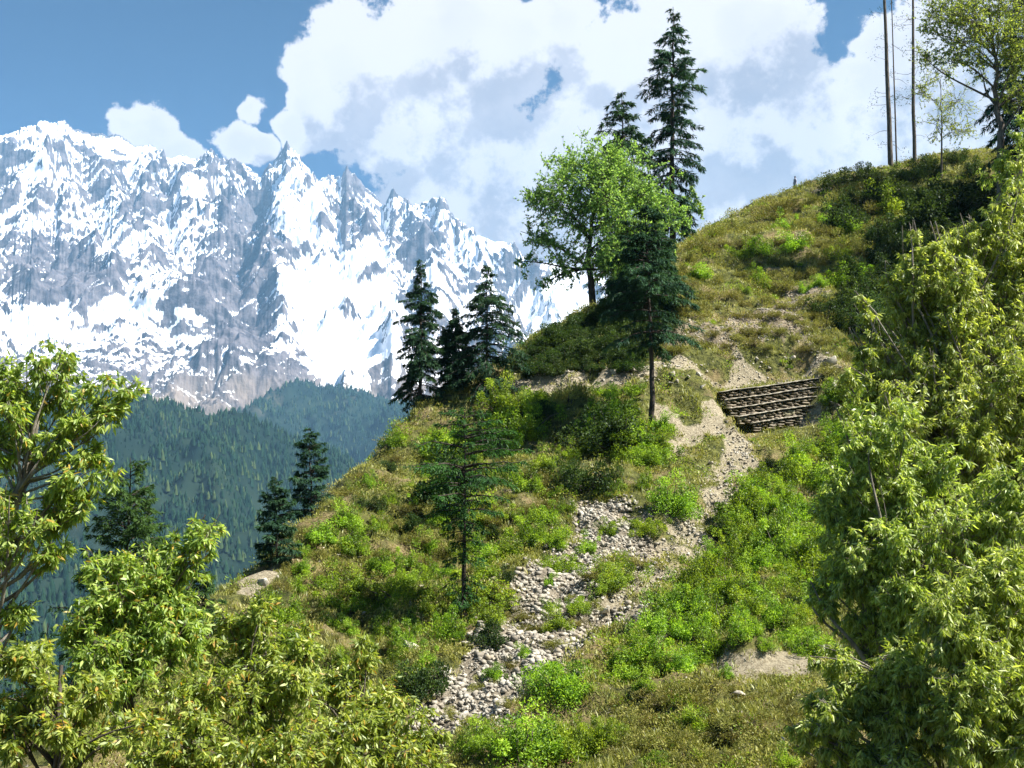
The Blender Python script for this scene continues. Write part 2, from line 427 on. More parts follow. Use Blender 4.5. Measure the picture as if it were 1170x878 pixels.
# the retaining wall needs a bench: carve behind-level ground
WALL_L = W(822, 448, 64.2); WALL_R = W(938, 432, 66.5)
def hit(px, py, Y=None):
    d = ray(px, py); t = np.arange(3, 135, 0.08); X = d.x / d.y * t; Zr = d.z / d.y * t
    h = H(X, t); ok = h > Zr
    if Y is not None or not ok.any():
        if Y is None:      # just above the skyline: take the crest
            k = np.argmax((h - Zr)[int(30/0.08):]) + int(30/0.08); Y = t[k]
        x = d.x / d.y * Y
        return Vector((x, Y, float(H(x, Y))))
    k = int(np.argmax(ok)); return Vector((X[k], t[k], float(h[k])))
# bench cut for the wall
wx0, wy0 = WALL_L.x, WALL_L.y; wx1, wy1 = WALL_R.x, WALL_R.y
wd = np.array([wx1 - wx0, wy1 - wy0]); wlen = np.linalg.norm(wd); wd /= wlen; wn = np.array([wd[1], -wd[0]])   # wn points to the camera side
su = (GX - wx0) * wd[0] + (GY - wy0) * wd[1]; sv = (GX - wx0) * wn[0] + (GY - wy0) * wn[1]
inw = sstep(-1.2, 0.3, su) * sstep(wlen + 1.2, wlen - 0.3, su)
topz = WALL_L.z + (WALL_R.z - WALL_L.z) * np.clip(su / wlen, 0, 1)
front = inw * sstep(-0.3, 0.1, sv) * sstep(7.5, 2.5, sv) * sstep(wlen + 0.6, wlen - 2.5, su)
Zfront = topz - 2.6 - 0.30 * np.maximum(sv - 0.5, 0)
Z = np.where(front > 0, Z * (1 - front) + np.minimum(Z, Zfront + 0.05 * (sv)) * front, Z)
back = inw * sstep(0.1, -0.35, sv) * sstep(-3.5, -1.6, sv)
Z = Z * (1 - back) + (topz + 0.02) * back

def ground_material():
    m_, t = new_mat('hill_ground')
    tc = t.node('ShaderNodeTexCoord'); P = tc.outputs['Object']
    n1 = t.noise(P, 0.35, 6, 0.6); n2 = t.noise(P, 2.2, 8, 0.68); n3 = t.noise(P, 9.0, 6, 0.7)
    grass = t.mix(t.step(n2, 0.36, 0.64), (0.035, 0.042, 0.012), (0.16, 0.165, 0.045))
    dry = t.mix(t.step(n3, 0.35, 0.65), (0.16, 0.12, 0.055), (0.27, 0.22, 0.105))
    col = t.mix(t.step(n1, 0.50, 0.62), grass, dry)
    soil = t.mix(t.step(n3, 0.3, 0.7), (0.19, 0.155, 0.10), (0.44, 0.39, 0.275))
    dirt = t.mix(t.step(n2, 0.3, 0.7), (0.13, 0.105, 0.07), (0.34, 0.28, 0.19))
    stone = t.mix(t.step(n3, 0.3, 0.7), (0.10, 0.085, 0.06), (0.36, 0.31, 0.23))
    col = t.mix(t.step(t.m('MULTIPLY_ADD', n3, 0.5, t.m('SUBTRACT', attr(t, 'soil'), 0.25)), 0.35, 0.6), col, soil)
    col = t.mix(t.step(t.m('MULTIPLY_ADD', n2, 0.5, t.m('SUBTRACT', attr(t, 'cut'), 0.25)), 0.35, 0.65), col, dirt)
    col = t.mix(t.step(t.m('MULTIPLY_ADD', n3, 0.5, t.m('SUBTRACT', attr(t, 'scree'), 0.25)), 0.35, 0.6), col, stone)
    spk = t.noise(P, 5.0, 2, 0.5); col = t.mix(t.m('MULTIPLY', t.step(spk, 0.70, 0.73), 0.8), col, (0.38, 0.34, 0.27))
    p = t.node('ShaderNodeBsdfPrincipled'); t.put(p.inputs['Base Color'], col); p.inputs['Roughness'].default_value = 0.95
    p.inputs['Specular IOR Level'].default_value = 0.15
    bp = t.node('ShaderNodeBump'); bp.inputs['Strength'].default_value = 1.0; bp.inputs['Distance'].default_value = 0.25
    t.put(bp.inputs['Height'], t.noise(P, 3.5, 10, 0.75)); t.l.new(bp.outputs[0], p.inputs['Normal'])
    out = t.node('ShaderNodeOutputMaterial'); t.l.new(p.outputs[0], out.inputs[0])
    return m_
ny, nx = GX.shape
idx = np.arange(ny * nx).reshape(ny, nx)
GF = np.stack([idx[:-1, :-1], idx[:-1, 1:], idx[1:, 1:], idx[1:, :-1]], -1).reshape(-1, 4)
patchy = sstep(0.15, 0.5, fbm(GX / 5.0, GY / 5.0, 4, 77)) * 0.6
SOIL = np.maximum.reduce([m_gully, m_terr * 0.9, m_patch, patchy * nearw])
ground = npmesh('hillside_ground', np.stack([GX, GY, Z], -1).reshape(-1, 3), GF, ground_material(),
                tint={'soil': SOIL.ravel(), 'scree': m_scree.ravel(), 'cut': m_cut.ravel()}, smooth=True)
tag(ground, 'steep grassy hillside with a bare earth gully falling to a deep valley', 'hillside', kind='structure')

# ================================================================== FAR FOREST SLOPES
def forest_mat():
    m_, t = new_mat('forest_floor')
    tc = t.node('ShaderNodeTexCoord'); P = tc.outputs['Object']
    n = t.noise(P, 0.006, 8, 0.65)
    col = t.mix(t.step(n, 0.35, 0.68), (0.008, 0.018, 0.014), (0.020, 0.034, 0.022))
    col = t.mix(t.m('MULTIPLY', attr(t, 'tint'), t.step(t.noise(P, 0.03, 6, 0.6), 0.4, 0.6)), col, (0.20, 0.17, 0.12))
    p = t.node('ShaderNodeBsdfDiffuse'); t.put(p.inputs[0], col)
    out = t.node('ShaderNodeOutputMaterial'); t.l.new(p.outputs[0], out.inputs[0])
    return m_
FOREST_FLOOR = forest_mat()
def cone_material():
    m_, t = new_mat('forest_tree')
    cr = t.node('ShaderNodeValToRGB'); t.put(cr.inputs[0], attr(t, 'tint')); e = cr.color_ramp.elements
    e[0].color = (0.007, 0.020, 0.013, 1); e[1].color = (0.060, 0.085, 0.030, 1); x = e.new(.6); x.color = (0.018, 0.042, 0.022, 1)
    p = t.node('ShaderNodeBsdfDiffuse'); t.put(p.inputs[0], cr.outputs[0])
    out = t.node('ShaderNodeOutputMaterial'); t.l.new(p.outputs[0], out.inputs[0]); return m_
CONE_MAT = cone_material()
def far_slope(name, label, prof, yr, y0, zb, seed, amp, nx_=260, ny_=140, power=1.0, ntree=0, tsize=(14, 26), bare=0.0):
    """a mountain flank: crest at distance yr following prof (px,py), foot at distance y0 and height zb"""
    pxs = np.array([p[0] for p in prof], float); pys = np.array([p[1] for p in prof], float)
    px = np.linspace(pxs[0], pxs[-1], nx_)
    u = (px - 585) / FPX
    crest = np.interp(px, pxs, pys); el = np.array([ray(a, b).z / ray(a, b).y for a, b in zip(px, crest)])
    t = np.linspace(-0.25, 1, ny_)[:, None]
    Y = yr + (y0 - yr) * t
    X = u[None] * yr * (1 - 0.25 * np.clip(t, 0, 1)) + 0 * Y; Y = Y + 0 * X
    zc = (el * yr)[None]
    tt = np.clip(t, 0, 1)
    Zs = zb + (zc - zb) * (1 - tt) ** power - np.clip(-t, 0, 1) * 1.2 * yr * 0.3
    spur = ridged(X / (yr * 0.10) + 0.3 * fbm(X / 400, Y / 400, 3, seed + 5), Y / (yr * 0.35), 4, seed)
    Zs = Zs + amp * (spur - 0.6) * np.sin(np.clip(t * 1.15 + 0.02, 0, 1) * np.pi) ** 0.7 + amp * 0.10 * fbm(X / 60, Y / 60, 4, seed + 9) * (tt > 0)
    ii = np.arange(ny_ * nx_).reshape(ny_, nx_)
    F = np.stack([ii[:-1, :-1], ii[:-1, 1:], ii[1:, 1:], ii[1:, :-1]], -1).reshape(-1, 4)
    bm_ = np.full(X.shape, bare) * sstep(0.2, 0.5, fbm(X / 260, Y / 500, 4, seed + 40))
    o = npmesh(name, np.stack([X, Y, Zs], -1).reshape(-1, 3), F, FOREST_FLOOR, tint=bm_.ravel(), smooth=True)
    tag(o, label, 'slope', kind='structure')
    if ntree:
        rg = np.random.default_rng(seed)
        a = rg.uniform(0, nx_ - 1.001, ntree * 2); b = rg.uniform(0.18 * ny_, ny_ - 1.001, ntree * 2)
        i = a.astype(int); j = b.astype(int); fa = a - i; fb = b - j
        def S(M): return M[j, i] * (1 - fa) * (1 - fb) + M[j, i + 1] * fa * (1 - fb) + M[j + 1, i] * (1 - fa) * fb + M[j + 1, i + 1] * fa * fb
        x, y, z = S(X), S(Y), S(Zs)
        keep = fbm(x / 150, y / 150, 4, seed + 3) + rg.uniform(-0.2, 0.2, len(x)) > -0.34
        x, y, z = x[keep][:ntree], y[keep][:ntree], z[keep][:ntree]; n = len(x)
        g_ = np.clip(1 + .45 * fbm(x / 220, y / 220, 3, seed + 8), .5, 1.5); h = (tsize[0] * .45 + (tsize[1] - tsize[0] * .45) * rg.random(n) ** 1.3) * g_; r = h * rg.uniform(0.13, 0.30, n)
        k = 6; an = np.arange(k) / k * 2 * np.pi
        rr = r[:, None] * rg.uniform(0.75, 1.25, (n, k))
        base = np.stack([x[:, None] + rr * np.cos(an), y[:, None] + rr * np.sin(an), np.repeat((z + h * 0.05)[:, None], k, 1)], -1)
        mid = np.stack([x[:, None] + rr * .62 * np.cos(an + .5), y[:, None] + rr * .62 * np.sin(an + .5), (z + h * 0.5)[:, None] + rg.uniform(-.08, .08, (n, k)) * h[:, None]], -1)
        top = np.stack([x, y, z + h], -1)[:, None]
        V = np.concatenate([base, mid, top], 1).reshape(-1, 3); o_ = (np.arange(n) * (2 * k + 1))[:, None, None]
        s = np.arange(k)
        q = np.stack([s, (s + 1) % k, k + (s + 1) % k, k + s], -1)[None] + o_
        tr = np.stack([k + s, k + (s + 1) % k, np.full(k, 2 * k)], -1)[None] + o_
        w = npmesh('distant_conifer_forest', V, [q.reshape(-1, 4), tr.reshape(-1, 3)], CONE_MAT, tint=np.repeat(np.clip(.4 + .35 * rg.normal(size=n) * .8 + .5 * fbm(x / 300, y / 300, 3, seed + 77), 0, 1), 2 * k + 1))
        tag(w, 'dense far off conifer wood covering ' + label.split(' covered')[0], 'forest', kind='stuff')
    return o
far_slope('forested_slope', 'near blue green mountain slope covered in conifer wood',
          [(-700,380),(-300,405),(-80,430),(60,446),(150,456),(230,470),(290,486),(335,497),(372,512),(400,530),(440,556),(520,610),(640,680),(760,720)],
          3000, 1250, -300, 101, 260, ntree=60000, tsize=(12, 25), power=0.9, bare=0.25)
far_slope('forested_ridge', 'farther blue forested ridge under the snow field covered in conifer wood',
          [(150,500),(230,470),(300,440),(345,438),(380,443),(420,450),(455,458),(500,470),(560,490),(700,520),(900,560)],
          5600, 3800, -150, 222, 330, ntree=20000, tsize=(16, 32), power=0.9, bare=0.3)

# ================================================================== SNOW MOUNTAINS
PROF = [(-900,260),(-600,215),(-400,190),(-250,160),(-120,175),(-40,160),(0,150),(20,142),(45,136),(58,134),(70,145),(85,151),(100,152),(120,150),(140,165),(160,164),(185,181),(200,178),(215,181),
 (228,172),(246,175),(262,182),(276,190),(291,202),(303,190),(314,170),(321,162),(331,174),(345,190),(360,206),(374,200),(385,204),(391,190),(401,195),(410,208),(420,215),
 (435,232),(446,216),(454,222),(465,233),(480,236),(494,222),(503,225),(515,240),(530,255),(545,268),(560,271),(580,276),(600,286),(640,300),(690,318),(760,340),(860,380),(1000,430)]
def build_mountain():
    nu, nt = 1500, 620
    px = np.linspace(-330, 760, nu)
    # wider, coarser wings are added by continuing the px range
    px = np.concatenate([np.linspace(-480, -331, 90), px, np.linspace(761, 1000, 90)]); nu = len(px)
    u = (px - 585) / FPX
    prof = np.interp(px, [p[0] for p in PROF], [p[1] for p in PROF])
    jag = 9 * fbm(px / 26, px * 0 + .3, 5, 5, gain=0.62) + 2.0 * np.abs(perlin(px / 4.0, px * 0, 8))
    prof = prof + jag * 0.95 + 1
    vv = (439 - prof) / FPX
    el = (SINP + vv * COSP) / (COSP - vv * SINP)
    t = np.concatenate([np.linspace(-0.22, 0, 60, endpoint=False), np.linspace(0, 1, nt - 60) ** 0.95])[:, None]
    yr = 9000 + 320 * fbm(px / 130, px * 0 + 7, 3, 15)[None]
    y0 = 4300
    Y = yr + (y0 - yr) * t
    X = u[None] * 1.0 * Y
    tt = np.clip(t, 0, 1)
    zc = el[None] * yr
    footpy = np.interp(px, [-900, 0, 150, 340, 480, 700, 1000], [545, 575, 590, 600, 605, 610, 620])
    fv = (439 - footpy) / FPX; fel = (SINP + fv * COSP) / (COSP - fv * SINP)
    zf = (fel * y0)[None]
    base = zf + (zc - zf) * ((1 - tt) ** 1.12)
    wx = X + 330 * fbm(X / 800, Y / 800, 5, 40); wy = Y + 330 * fbm(X / 800, Y / 800, 5, 44)
    r1 = ridged((wx + 0.6 * wy) / 1250, (wy - 0.4 * wx) / 1500, 7, 60, gain=0.47)
    r2 = ridged((wx - 0.6 * wy) / 520, (wy + 0.4 * wx) / 620, 6, 80, gain=0.5)
    r3 = ridged(wx / 170, wy / 230, 5, 120, gain=0.6)
    env = np.clip(tt * 6, 0, 1) ** 0.8 * (1 - 0.75 * tt)
    SP = [[(58,134),(66,190),(40,240),(-10,300),(-30,400)],[(58,134),(100,200),(130,260),(180,330),(230,420)],[(62,228),(90,280),(128,340),(140,420)],[(185,180),(150,235),(170,300),(140,370)],
          [(231,172),(262,235),(240,300),(215,370),(190,440)],[(291,202),(310,250),(300,310),(330,400),(345,470)],[(321,162),(340,230),(365,300),(352,380)],[(391,190),(396,250),(420,310),(450,380),(455,440)],
          [(446,216),(470,290),(500,360),(490,420)],[(494,222),(540,300),(560,360),(600,420)],[(262,182),(205,240),(215,290)],[(560,271),(600,330),(640,380)],[(10,350),(120,350),(200,400),(300,430)],[(-60,180),(-120,260),(-180,380)]]
    PG = np.broadcast_to(px[None], tt.shape[:1] + (nu,)); ang0 = 560 - base / Y * FPX
    wq = 9 * fbm(X / 260, Y / 260, 4, 300)
    spur = 0
    for L in SP:
        L = np.array(L, float); d = np.full(PG.shape, 1e9)
        for p0, p1 in zip(L[:-1], L[1:]):
            ab = p1 - p0; q_ = np.clip(((PG + wq - p0[0]) * ab[0] + (ang0 + wq - p0[1]) * ab[1]) / (ab @ ab), 0, 1)
            d = np.minimum(d, np.hypot(PG + wq - p0[0] - q_ * ab[0], (ang0 + wq - p0[1] - q_ * ab[1])))
        spur = np.maximum(spur, np.clip(1 - d / 42, 0, 1))
    h = base + env * (560 * (r1 - 0.55) + 300 * (r2 - 0.5) + 50 * (r3 - 0.5)) + np.clip(tt * 4, 0, 1) * 330 * spur * np.clip(1.25 - 1.5 * tt, 0, 1) + 16 * fbm(X / 45, Y / 45, 4, 99, gain=.6)
    # crest teeth carried down behind
    back = np.clip(-t, 0, 1)
    h = h - back * 5200 - (t < 0) * 40 * ridged(X / 120, Y / 120, 3, 7)
    # each bearing's highest elevation follows the crest profile
    ang = h / Y
    mx = ang.max(0)
    ratio = el / mx; ratio = np.convolve(np.pad(ratio, 20, mode='edge'), np.ones(41) / 41, mode='valid')
    fade = np.interp(tt[:, 0], [0, 0.45, 1], [1, 0.35, 0])[:, None]
    h = h * (1 + (ratio[None] - 1) * fade)
    for _ in range(4):       # fine crest detail is taken up by the top of the slope only
        ratio = el / (h / Y).max(0)
        rs = np.convolve(np.pad(ratio, 20, mode='edge'), np.ones(41) / 41, mode='valid')
        top_ = np.interp(tt[:, 0], [0, 0.02, 0.06], [1, 0.5, 0])[:, None]
        h = h * (1 + (rs[None] - 1) * fade) * (1 + (ratio / rs - 1)[None] * top_)
    # snow cover: gentle, high or sheltered ground
    gy = np.gradient(h, axis=0) / np.gradient(Y, axis=0); gx_ = np.gradient(h, axis=1) / np.gradient(X, axis=1)
    slope = np.hypot(gx_, gy)
    def blur(M, k):
        c = np.cumsum(np.pad(M, ((k + 1, k), (0, 0)), mode='edge'), 0); M = (c[2 * k + 1:] - c[:-2 * k - 1]) / (2 * k + 1)
        c = np.cumsum(np.pad(M, ((0, 0), (k + 1, k)), mode='edge'), 1); return (c[:, 2 * k + 1:] - c[:, :-2 * k - 1]) / (2 * k + 1)
    conc = np.clip((blur(h, 6) - h) / 22, -1, 1) + 0.7 * np.clip((blur(h, 2) - h) / 7, -1, 1)
    el_now = h / Y
    pyv = 560 - el_now * FPX        # about the photo row, used as altitude
    veins = ridged((X + .8 * Y) / 240, (Y - .5 * X) / 300, 5, 171, gain=.6) + ridged((X - .9 * Y) / 260, (Y + .4 * X) / 300, 5, 181, gain=.6)
    snow = 0.80 - 0.42 * (slope - 0.85) + 0.36 * conc + 0.42 * fbm(X / 520, Y / 520, 6, 140, gain=.6) + 0.36 * (veins - .75)
    alt = np.interp(pyv, [150, 330, 400, 450, 500], [0.20, 0.10, -0.15, -0.65, -1.2])
    snow = snow + alt
    PXg = np.broadcast_to(px[None], h.shape)
    def blob(cx, cy, rx, ry, a):
        nonlocal snow
        d = np.hypot((PXg - cx) / rx, (pyv - cy) / ry) + 0.35 * fbm(X / 300, Y / 300, 4, int(cx))
        snow = snow + a * sstep(1.25, 0.55, d)
    blob(385, 345, 75, 85, 0.95); blob(410, 410, 60, 45, 1.0); blob(335, 225, 30, 50, .7); blob(440, 390, 20, 60, .5); blob(150, 350, 130, 16, .6); blob(40, 370, 70, 22, .6)
    blob(40, 165, 35, 40, .6); blob(225, 205, 26, 18, .6); blob(520, 330, 60, 80, .3); blob(640, 350, 60, 40, .7)
    blob(55, 300, 60, 46, -.75); blob(90, 320, 40, 40, -.4); blob(275, 330, 60, 75, -.85); blob(265, 235, 34, 28, -.6); blob(435, 420, 14, 60, -1.2); blob(400, 250, 18, 45, -.5); blob(470, 330, 24, 70, -.5)
    blob(150, 235, 22, 20, -.5); blob(480, 265, 30, 20, -.4); blob(350, 420, 55, 55, -.3)
    snow = sstep(0.33, 0.62, snow)
    nr, nc = h.shape
    ii = np.arange(nr * nc).reshape(nr, nc)
    F = np.stack([ii[:-1, :-1], ii[1:, :-1], ii[1:, 1:], ii[:-1, 1:]], -1).reshape(-1, 4)
    m_, q = new_mat('mountain_rock_and_snow')
    tc = q.node('ShaderNodeTexCoord'); P = tc.outputs['Object']
    n = q.noise(P, 0.015, 10, 0.70); nb = q.noise(P, 0.0021, 6, 0.6)
    rock = q.mix(q.step(n, 0.36, 0.64), (0.045, 0.043, 0.052), (0.165, 0.15, 0.16))
    rock = q.mix(q.m('MULTIPLY', q.step(attr(q, 'low'), 0.2, 0.9), q.step(nb, 0.35, 0.6)), rock, (0.22, 0.18, 0.15))
    s = q.m('ADD', attr(q, 'tint'), q.m('MULTIPLY_ADD', n, 0.75, -0.375))
    col = q.mix(q.step(s, 0.38, 0.56), rock, (0.86, 0.88, 0.93))
    p = q.node('ShaderNodeBsdfDiffuse'); q.put(p.inputs[0], col)
    bp = q.node('ShaderNodeBump'); bp.inputs['Strength'].default_value = 0.7; bp.inputs['Distance'].default_value = 20.0
    q.put(bp.inputs['Height'], n); q.l.new(bp.outputs[0], p.inputs['Normal'])
    out = q.node('ShaderNodeOutputMaterial'); q.l.new(p.outputs[0], out.inputs[0])
    low = sstep(380, 470, pyv)
    o = npmesh('snow_mountain', np.stack([X, Y, h], -1).reshape(-1, 3), F, m_, tint={'tint': snow.ravel(), 'low': low.ravel()}, smooth=False)
    tag(o, 'jagged snow covered mountain range with bare grey rock faces', 'mountain', kind='structure')
    return float(h.max())
MTOP = build_mountain()

# ================================================================== HAZE
def build_haze():
    zb = float(Z.min()) - 1.0 ; zb = min(zb, -420); zt = MTOP + 60
    v = [(x, y, z) for z in (zb, zt) for y in (-8500, 10600) for x in (-8500, 8500)]
    f = np.array([[0, 2, 3, 1], [4, 5, 7, 6], [0, 1, 5, 4], [2, 6, 7, 3], [0, 4, 6, 2], [1, 3, 7, 5]])
    m_, t = new_mat('haze_air')
    pv = t.node('ShaderNodeVolumePrincipled'); pv.inputs['Color'].default_value = (0.30, 0.58, 0.90, 1)
    pv.inputs['Density'].default_value = HAZE; pv.inputs['Anisotropy'].default_value = 0.1
    out = t.node('ShaderNodeOutputMaterial'); t.l.new(pv.outputs[0], out.inputs['Volume'])
    o = npmesh('haze', np.array(v, float), f, m_)
    tag(o, 'pale blue haze that softens the valley and the far mountains', 'haze', kind='stuff')
HAZE = 5.0e-5
build_haze()

# ================================================================== PLANT MATERIALS
BARK = rough_mat('bark_grey_brown', (0.060, 0.048, 0.036), (0.16, 0.135, 0.11), scale=6, bump=0.8, stretch=(1, 1, 0.25))
BARK_DARK = rough_mat('bark_dark', (0.028, 0.022, 0.018), (0.075, 0.06, 0.048), scale=6, bump=0.8, stretch=(1, 1, 0.25))
BARK_PALE = rough_mat('bark_pale', (0.14, 0.12, 0.095), (0.30, 0.27, 0.22), scale=8, bump=0.6, stretch=(1, 1, 0.3))
NEEDLE = leaf_mat('conifer_needles', (0.014, 0.036, 0.022), (0.032, 0.078, 0.042), (0.070, 0.145, 0.060), trans=0.22, gloss=0.01, objvar=0.2)
NEEDLE_BRIGHT = leaf_mat('young_conifer_needles', (0.018, 0.045, 0.015), (0.04, 0.095, 0.025), (0.085, 0.17, 0.035), trans=0.3, gloss=0.01, objvar=0.15)
BROAD = leaf_mat('broadleaf_leaves', (0.10, 0.17, 0.045), (0.24, 0.37, 0.10), (0.42, 0.56, 0.18), trans=0.45)
OLIVE = leaf_mat('olive_leaves', (0.13, 0.19, 0.04), (0.29, 0.38, 0.08), (0.48, 0.56, 0.15), trans=0.45)
WALNUT = leaf_mat('young_yellow_green_leaves', (0.10, 0.17, 0.028), (0.26, 0.36, 0.055), (0.52, 0.59, 0.14), odd=(0.50, 0.33, 0.05), trans=0.48, gloss=0.035, rough=0.5, objvar=0.1)
WILLOW = leaf_mat('narrow_bright_leaves', (0.11, 0.165, 0.026), (0.32, 0.39, 0.07), (0.60, 0.66, 0.22), odd=(0.60, 0.63, 0.38), trans=0.48, gloss=0.04, rough=0.5, objvar=0.1)
SHRUB = leaf_mat('shrub_leaves', (0.045, 0.085, 0.010), (0.17, 0.28, 0.020), (0.40, 0.54, 0.045), trans=0.42, gloss=0.018, objvar=0.35)
HEATH = leaf_mat('heath_leaves', (0.08, 0.085, 0.022), (0.21, 0.21, 0.05), (0.36, 0.33, 0.10), odd=(0.24, 0.15, 0.07), trans=0.25, gloss=0.012, objvar=0.4)
DARKSHRUB = leaf_mat('dark_shrub_leaves', (0.014, 0.030, 0.010), (0.036, 0.064, 0.016), (0.085, 0.13, 0.03), trans=0.35, objvar=0.35)  # dark leaf colour, also used to stand in for shade on the slope
GRASSM = leaf_mat('grass_blades', (0.11, 0.125, 0.024), (0.27, 0.28, 0.065), (0.44, 0.41, 0.15), odd=(0.34, 0.28, 0.15), trans=0.35, gloss=0.03, objvar=0)

def rnd_dirs(n, rg):
    return unit(rg.normal(size=(n, 3)))
def curve_pts(A, B, K, sag, rg, wob=0.06):
    """smooth polylines from A to B (n,3), with a sideways wander and a sag"""
    t = np.linspace(0, 1, K)[None, :, None]; n = len(A)
    L = np.linalg.norm(B - A, axis=1)[:, None, None]
    P = A[:, None] + (B - A)[:, None] * t
    w1 = rg.normal(size=(n, 1, 3)); w2 = rg.normal(size=(n, 1, 3))
    P = P + L * wob * (w1 * np.sin(t * np.pi) + 0.5 * w2 * np.sin(t * 2 * np.pi))
    P[..., 2] += (sag * np.sin(t * np.pi) * L)[..., 0]
    return P

# ------------------------------------------------------------------ broadleaf trees (limbs reach out to leaf-bearing boughs)
def broad_tree(name, label, base, trunk, lobes, leaf, mat, bark=None, cat='tree', group=None, seed=1, r0=0.18,
               limb_from=(0.35, 0.95), twig_r=0.006, simple=False, loose=0.25, twigs_per=24, leaves_per=26, hang_=0.5, limb_sag=0.08, limb_r=0.34, shell=0.35, outward=0.8, side=4, reach=(.18, .45)):
    """trunk: points (x,y,z); lobes: (centre, (rx,ry,rz), weight); leaf: (length, width)"""
    rg = np.random.default_rng(seed); bark = bark or BARK
    root = empty(name, tuple(base)); tag(root, label, cat, group)
    T = np.array([tuple(p) for p in trunk], float); k = len(T)
    tt = np.linspace(0, 1, 14); src = np.linspace(0, 1, k)
    TP_ = np.stack([np.interp(tt, src, T[:, i]) for i in range(3)], 1)
    H_ = np.linalg.norm(T[-1] - T[0])
    TP_[1:-1] += rg.normal(size=(12, 3)) * H_ * 0.006
    tr = r0 * (1 - 0.78 * tt) ; tr[0] *= 1.35
    V, F = tubes(TP_, tr, 10); hang(npmesh('trunk', V, F, bark, smooth=True), root)
    cr = Acc(); tw = Acc()
    for (c, rad, wgt) in lobes:
        c = np.array(tuple(c), float); rad = np.array(rad, float)
        # limb
        dz = np.linalg.norm(TP_ - c, axis=1) + np.where(TP_[:, 2] > c[2] + 0.3 * H_, 50, 0)
        f = np.clip((np.argmin(dz) / 13.0) - 0.12 - 0.1 * rg.random(), *limb_from)
        s = np.array([np.interp(f, tt, TP_[:, i]) for i in range(3)])
        rr = np.interp(f, tt, tr) * limb_r * 1.5
        e = c + (c - s) * 0.15
        P = curve_pts(s[None], e[None], 9, limb_sag * 0 - 0.0, rg, 0.05); P[0, :, 2] += limb_sag * np.linalg.norm(e - s) * np.sin(np.linspace(0, np.pi, 9))
        V, F = tubes(P, (rr * (1 - 0.82 * np.linspace(0, 1, 9)))[None], 7)
        hang(npmesh('limb', V, F, bark, smooth=True), root)
        # boughs and twigs
        n = max(4, int(twigs_per * wgt)); d = rnd_dirs(n, rg); 
        q = c + d * rad * (rg.random((n, 1)) ** shell) * (1 + loose * rg.normal(size=(n, 1)) * 0.6)
        st = P[0][rg.integers(3, 9, n)] + rg.normal(size=(n, 3)) * 0.02
        BP = curve_pts(st, q, 7, 0.05, rg, 0.07)
        r1 = rr * 0.22
        V, F = tubes(BP, np.repeat((np.linspace(1, 0.3, 7) * max(twig_r, r1 * .6))[None], n, 0), 4); tw.add(V, F)
        # side twigs off each bough
        m_ = side; bi = np.repeat(np.arange(n), m_); kk = rg.integers(2, 7, n * m_)
        s2 = BP[bi, kk]; L2 = rad.mean() * rg.uniform(*reach, n * m_)
        dir2 = unit(unit(s2 - c) * outward + rnd_dirs(n * m_, rg) * 0.9 + np.array([0, 0, 0.15]))
        e2 = s2 + dir2 * L2[:, None]
        TP2 = curve_pts(s2, e2, 5, -0.05, rg, 0.08)
        V, F = tubes(TP2, np.repeat((np.linspace(1, 0.4, 5) * twig_r)[None], n * m_, 0), 3); tw.add(V, F)
        # leaves along twigs
        nl = leaves_per; li = np.repeat(np.arange(n * m_), nl); N_ = len(li)
        a = rg.uniform(0.15, 1.0, N_) * 4; i0 = np.minimum(a.astype(int), 3); fr = (a - i0)[:, None]
        p = TP2[li, i0] * (1 - fr) + TP2[li, i0 + 1] * fr
        ax = unit(TP2[li, 4] - TP2[li, 0])
        D = unit(ax * 0.5 + rnd_dirs(N_, rg) * 0.85 + np.array([0, 0, -1]) * hang_)
        Nn = unit(np.array([0, 0, 1.0]) * 0.45 + rnd_dirs(N_, rg) * 0.9)
        Ls = leaf[0] * rg.uniform(0.6, 1.2, N_)
        p = p + rnd_dirs(N_, rg) * leaf[0] * 0.15
        V, F = leaves(p, D, Nn, Ls, leaf[1] * rg.uniform(0.7, 1.2, N_), droop=0.22, simple=simple)
        ct = np.repeat(rg.uniform(-0.18, 0.18, n * m_), nl)
        tint = np.clip(0.42 + ct + rg.normal(size=N_) * 0.22, 0, 0.93); odd_ = rg.random(N_) < (0.035 if mat is WALNUT else 0.02); tint[odd_] = 1.0
        cr.add(V, F, np.repeat(tint, 4 if simple else 6))
    hang(tw.build('twigs', bark), root)
    hang(cr.build('crown', mat), root)
    return root

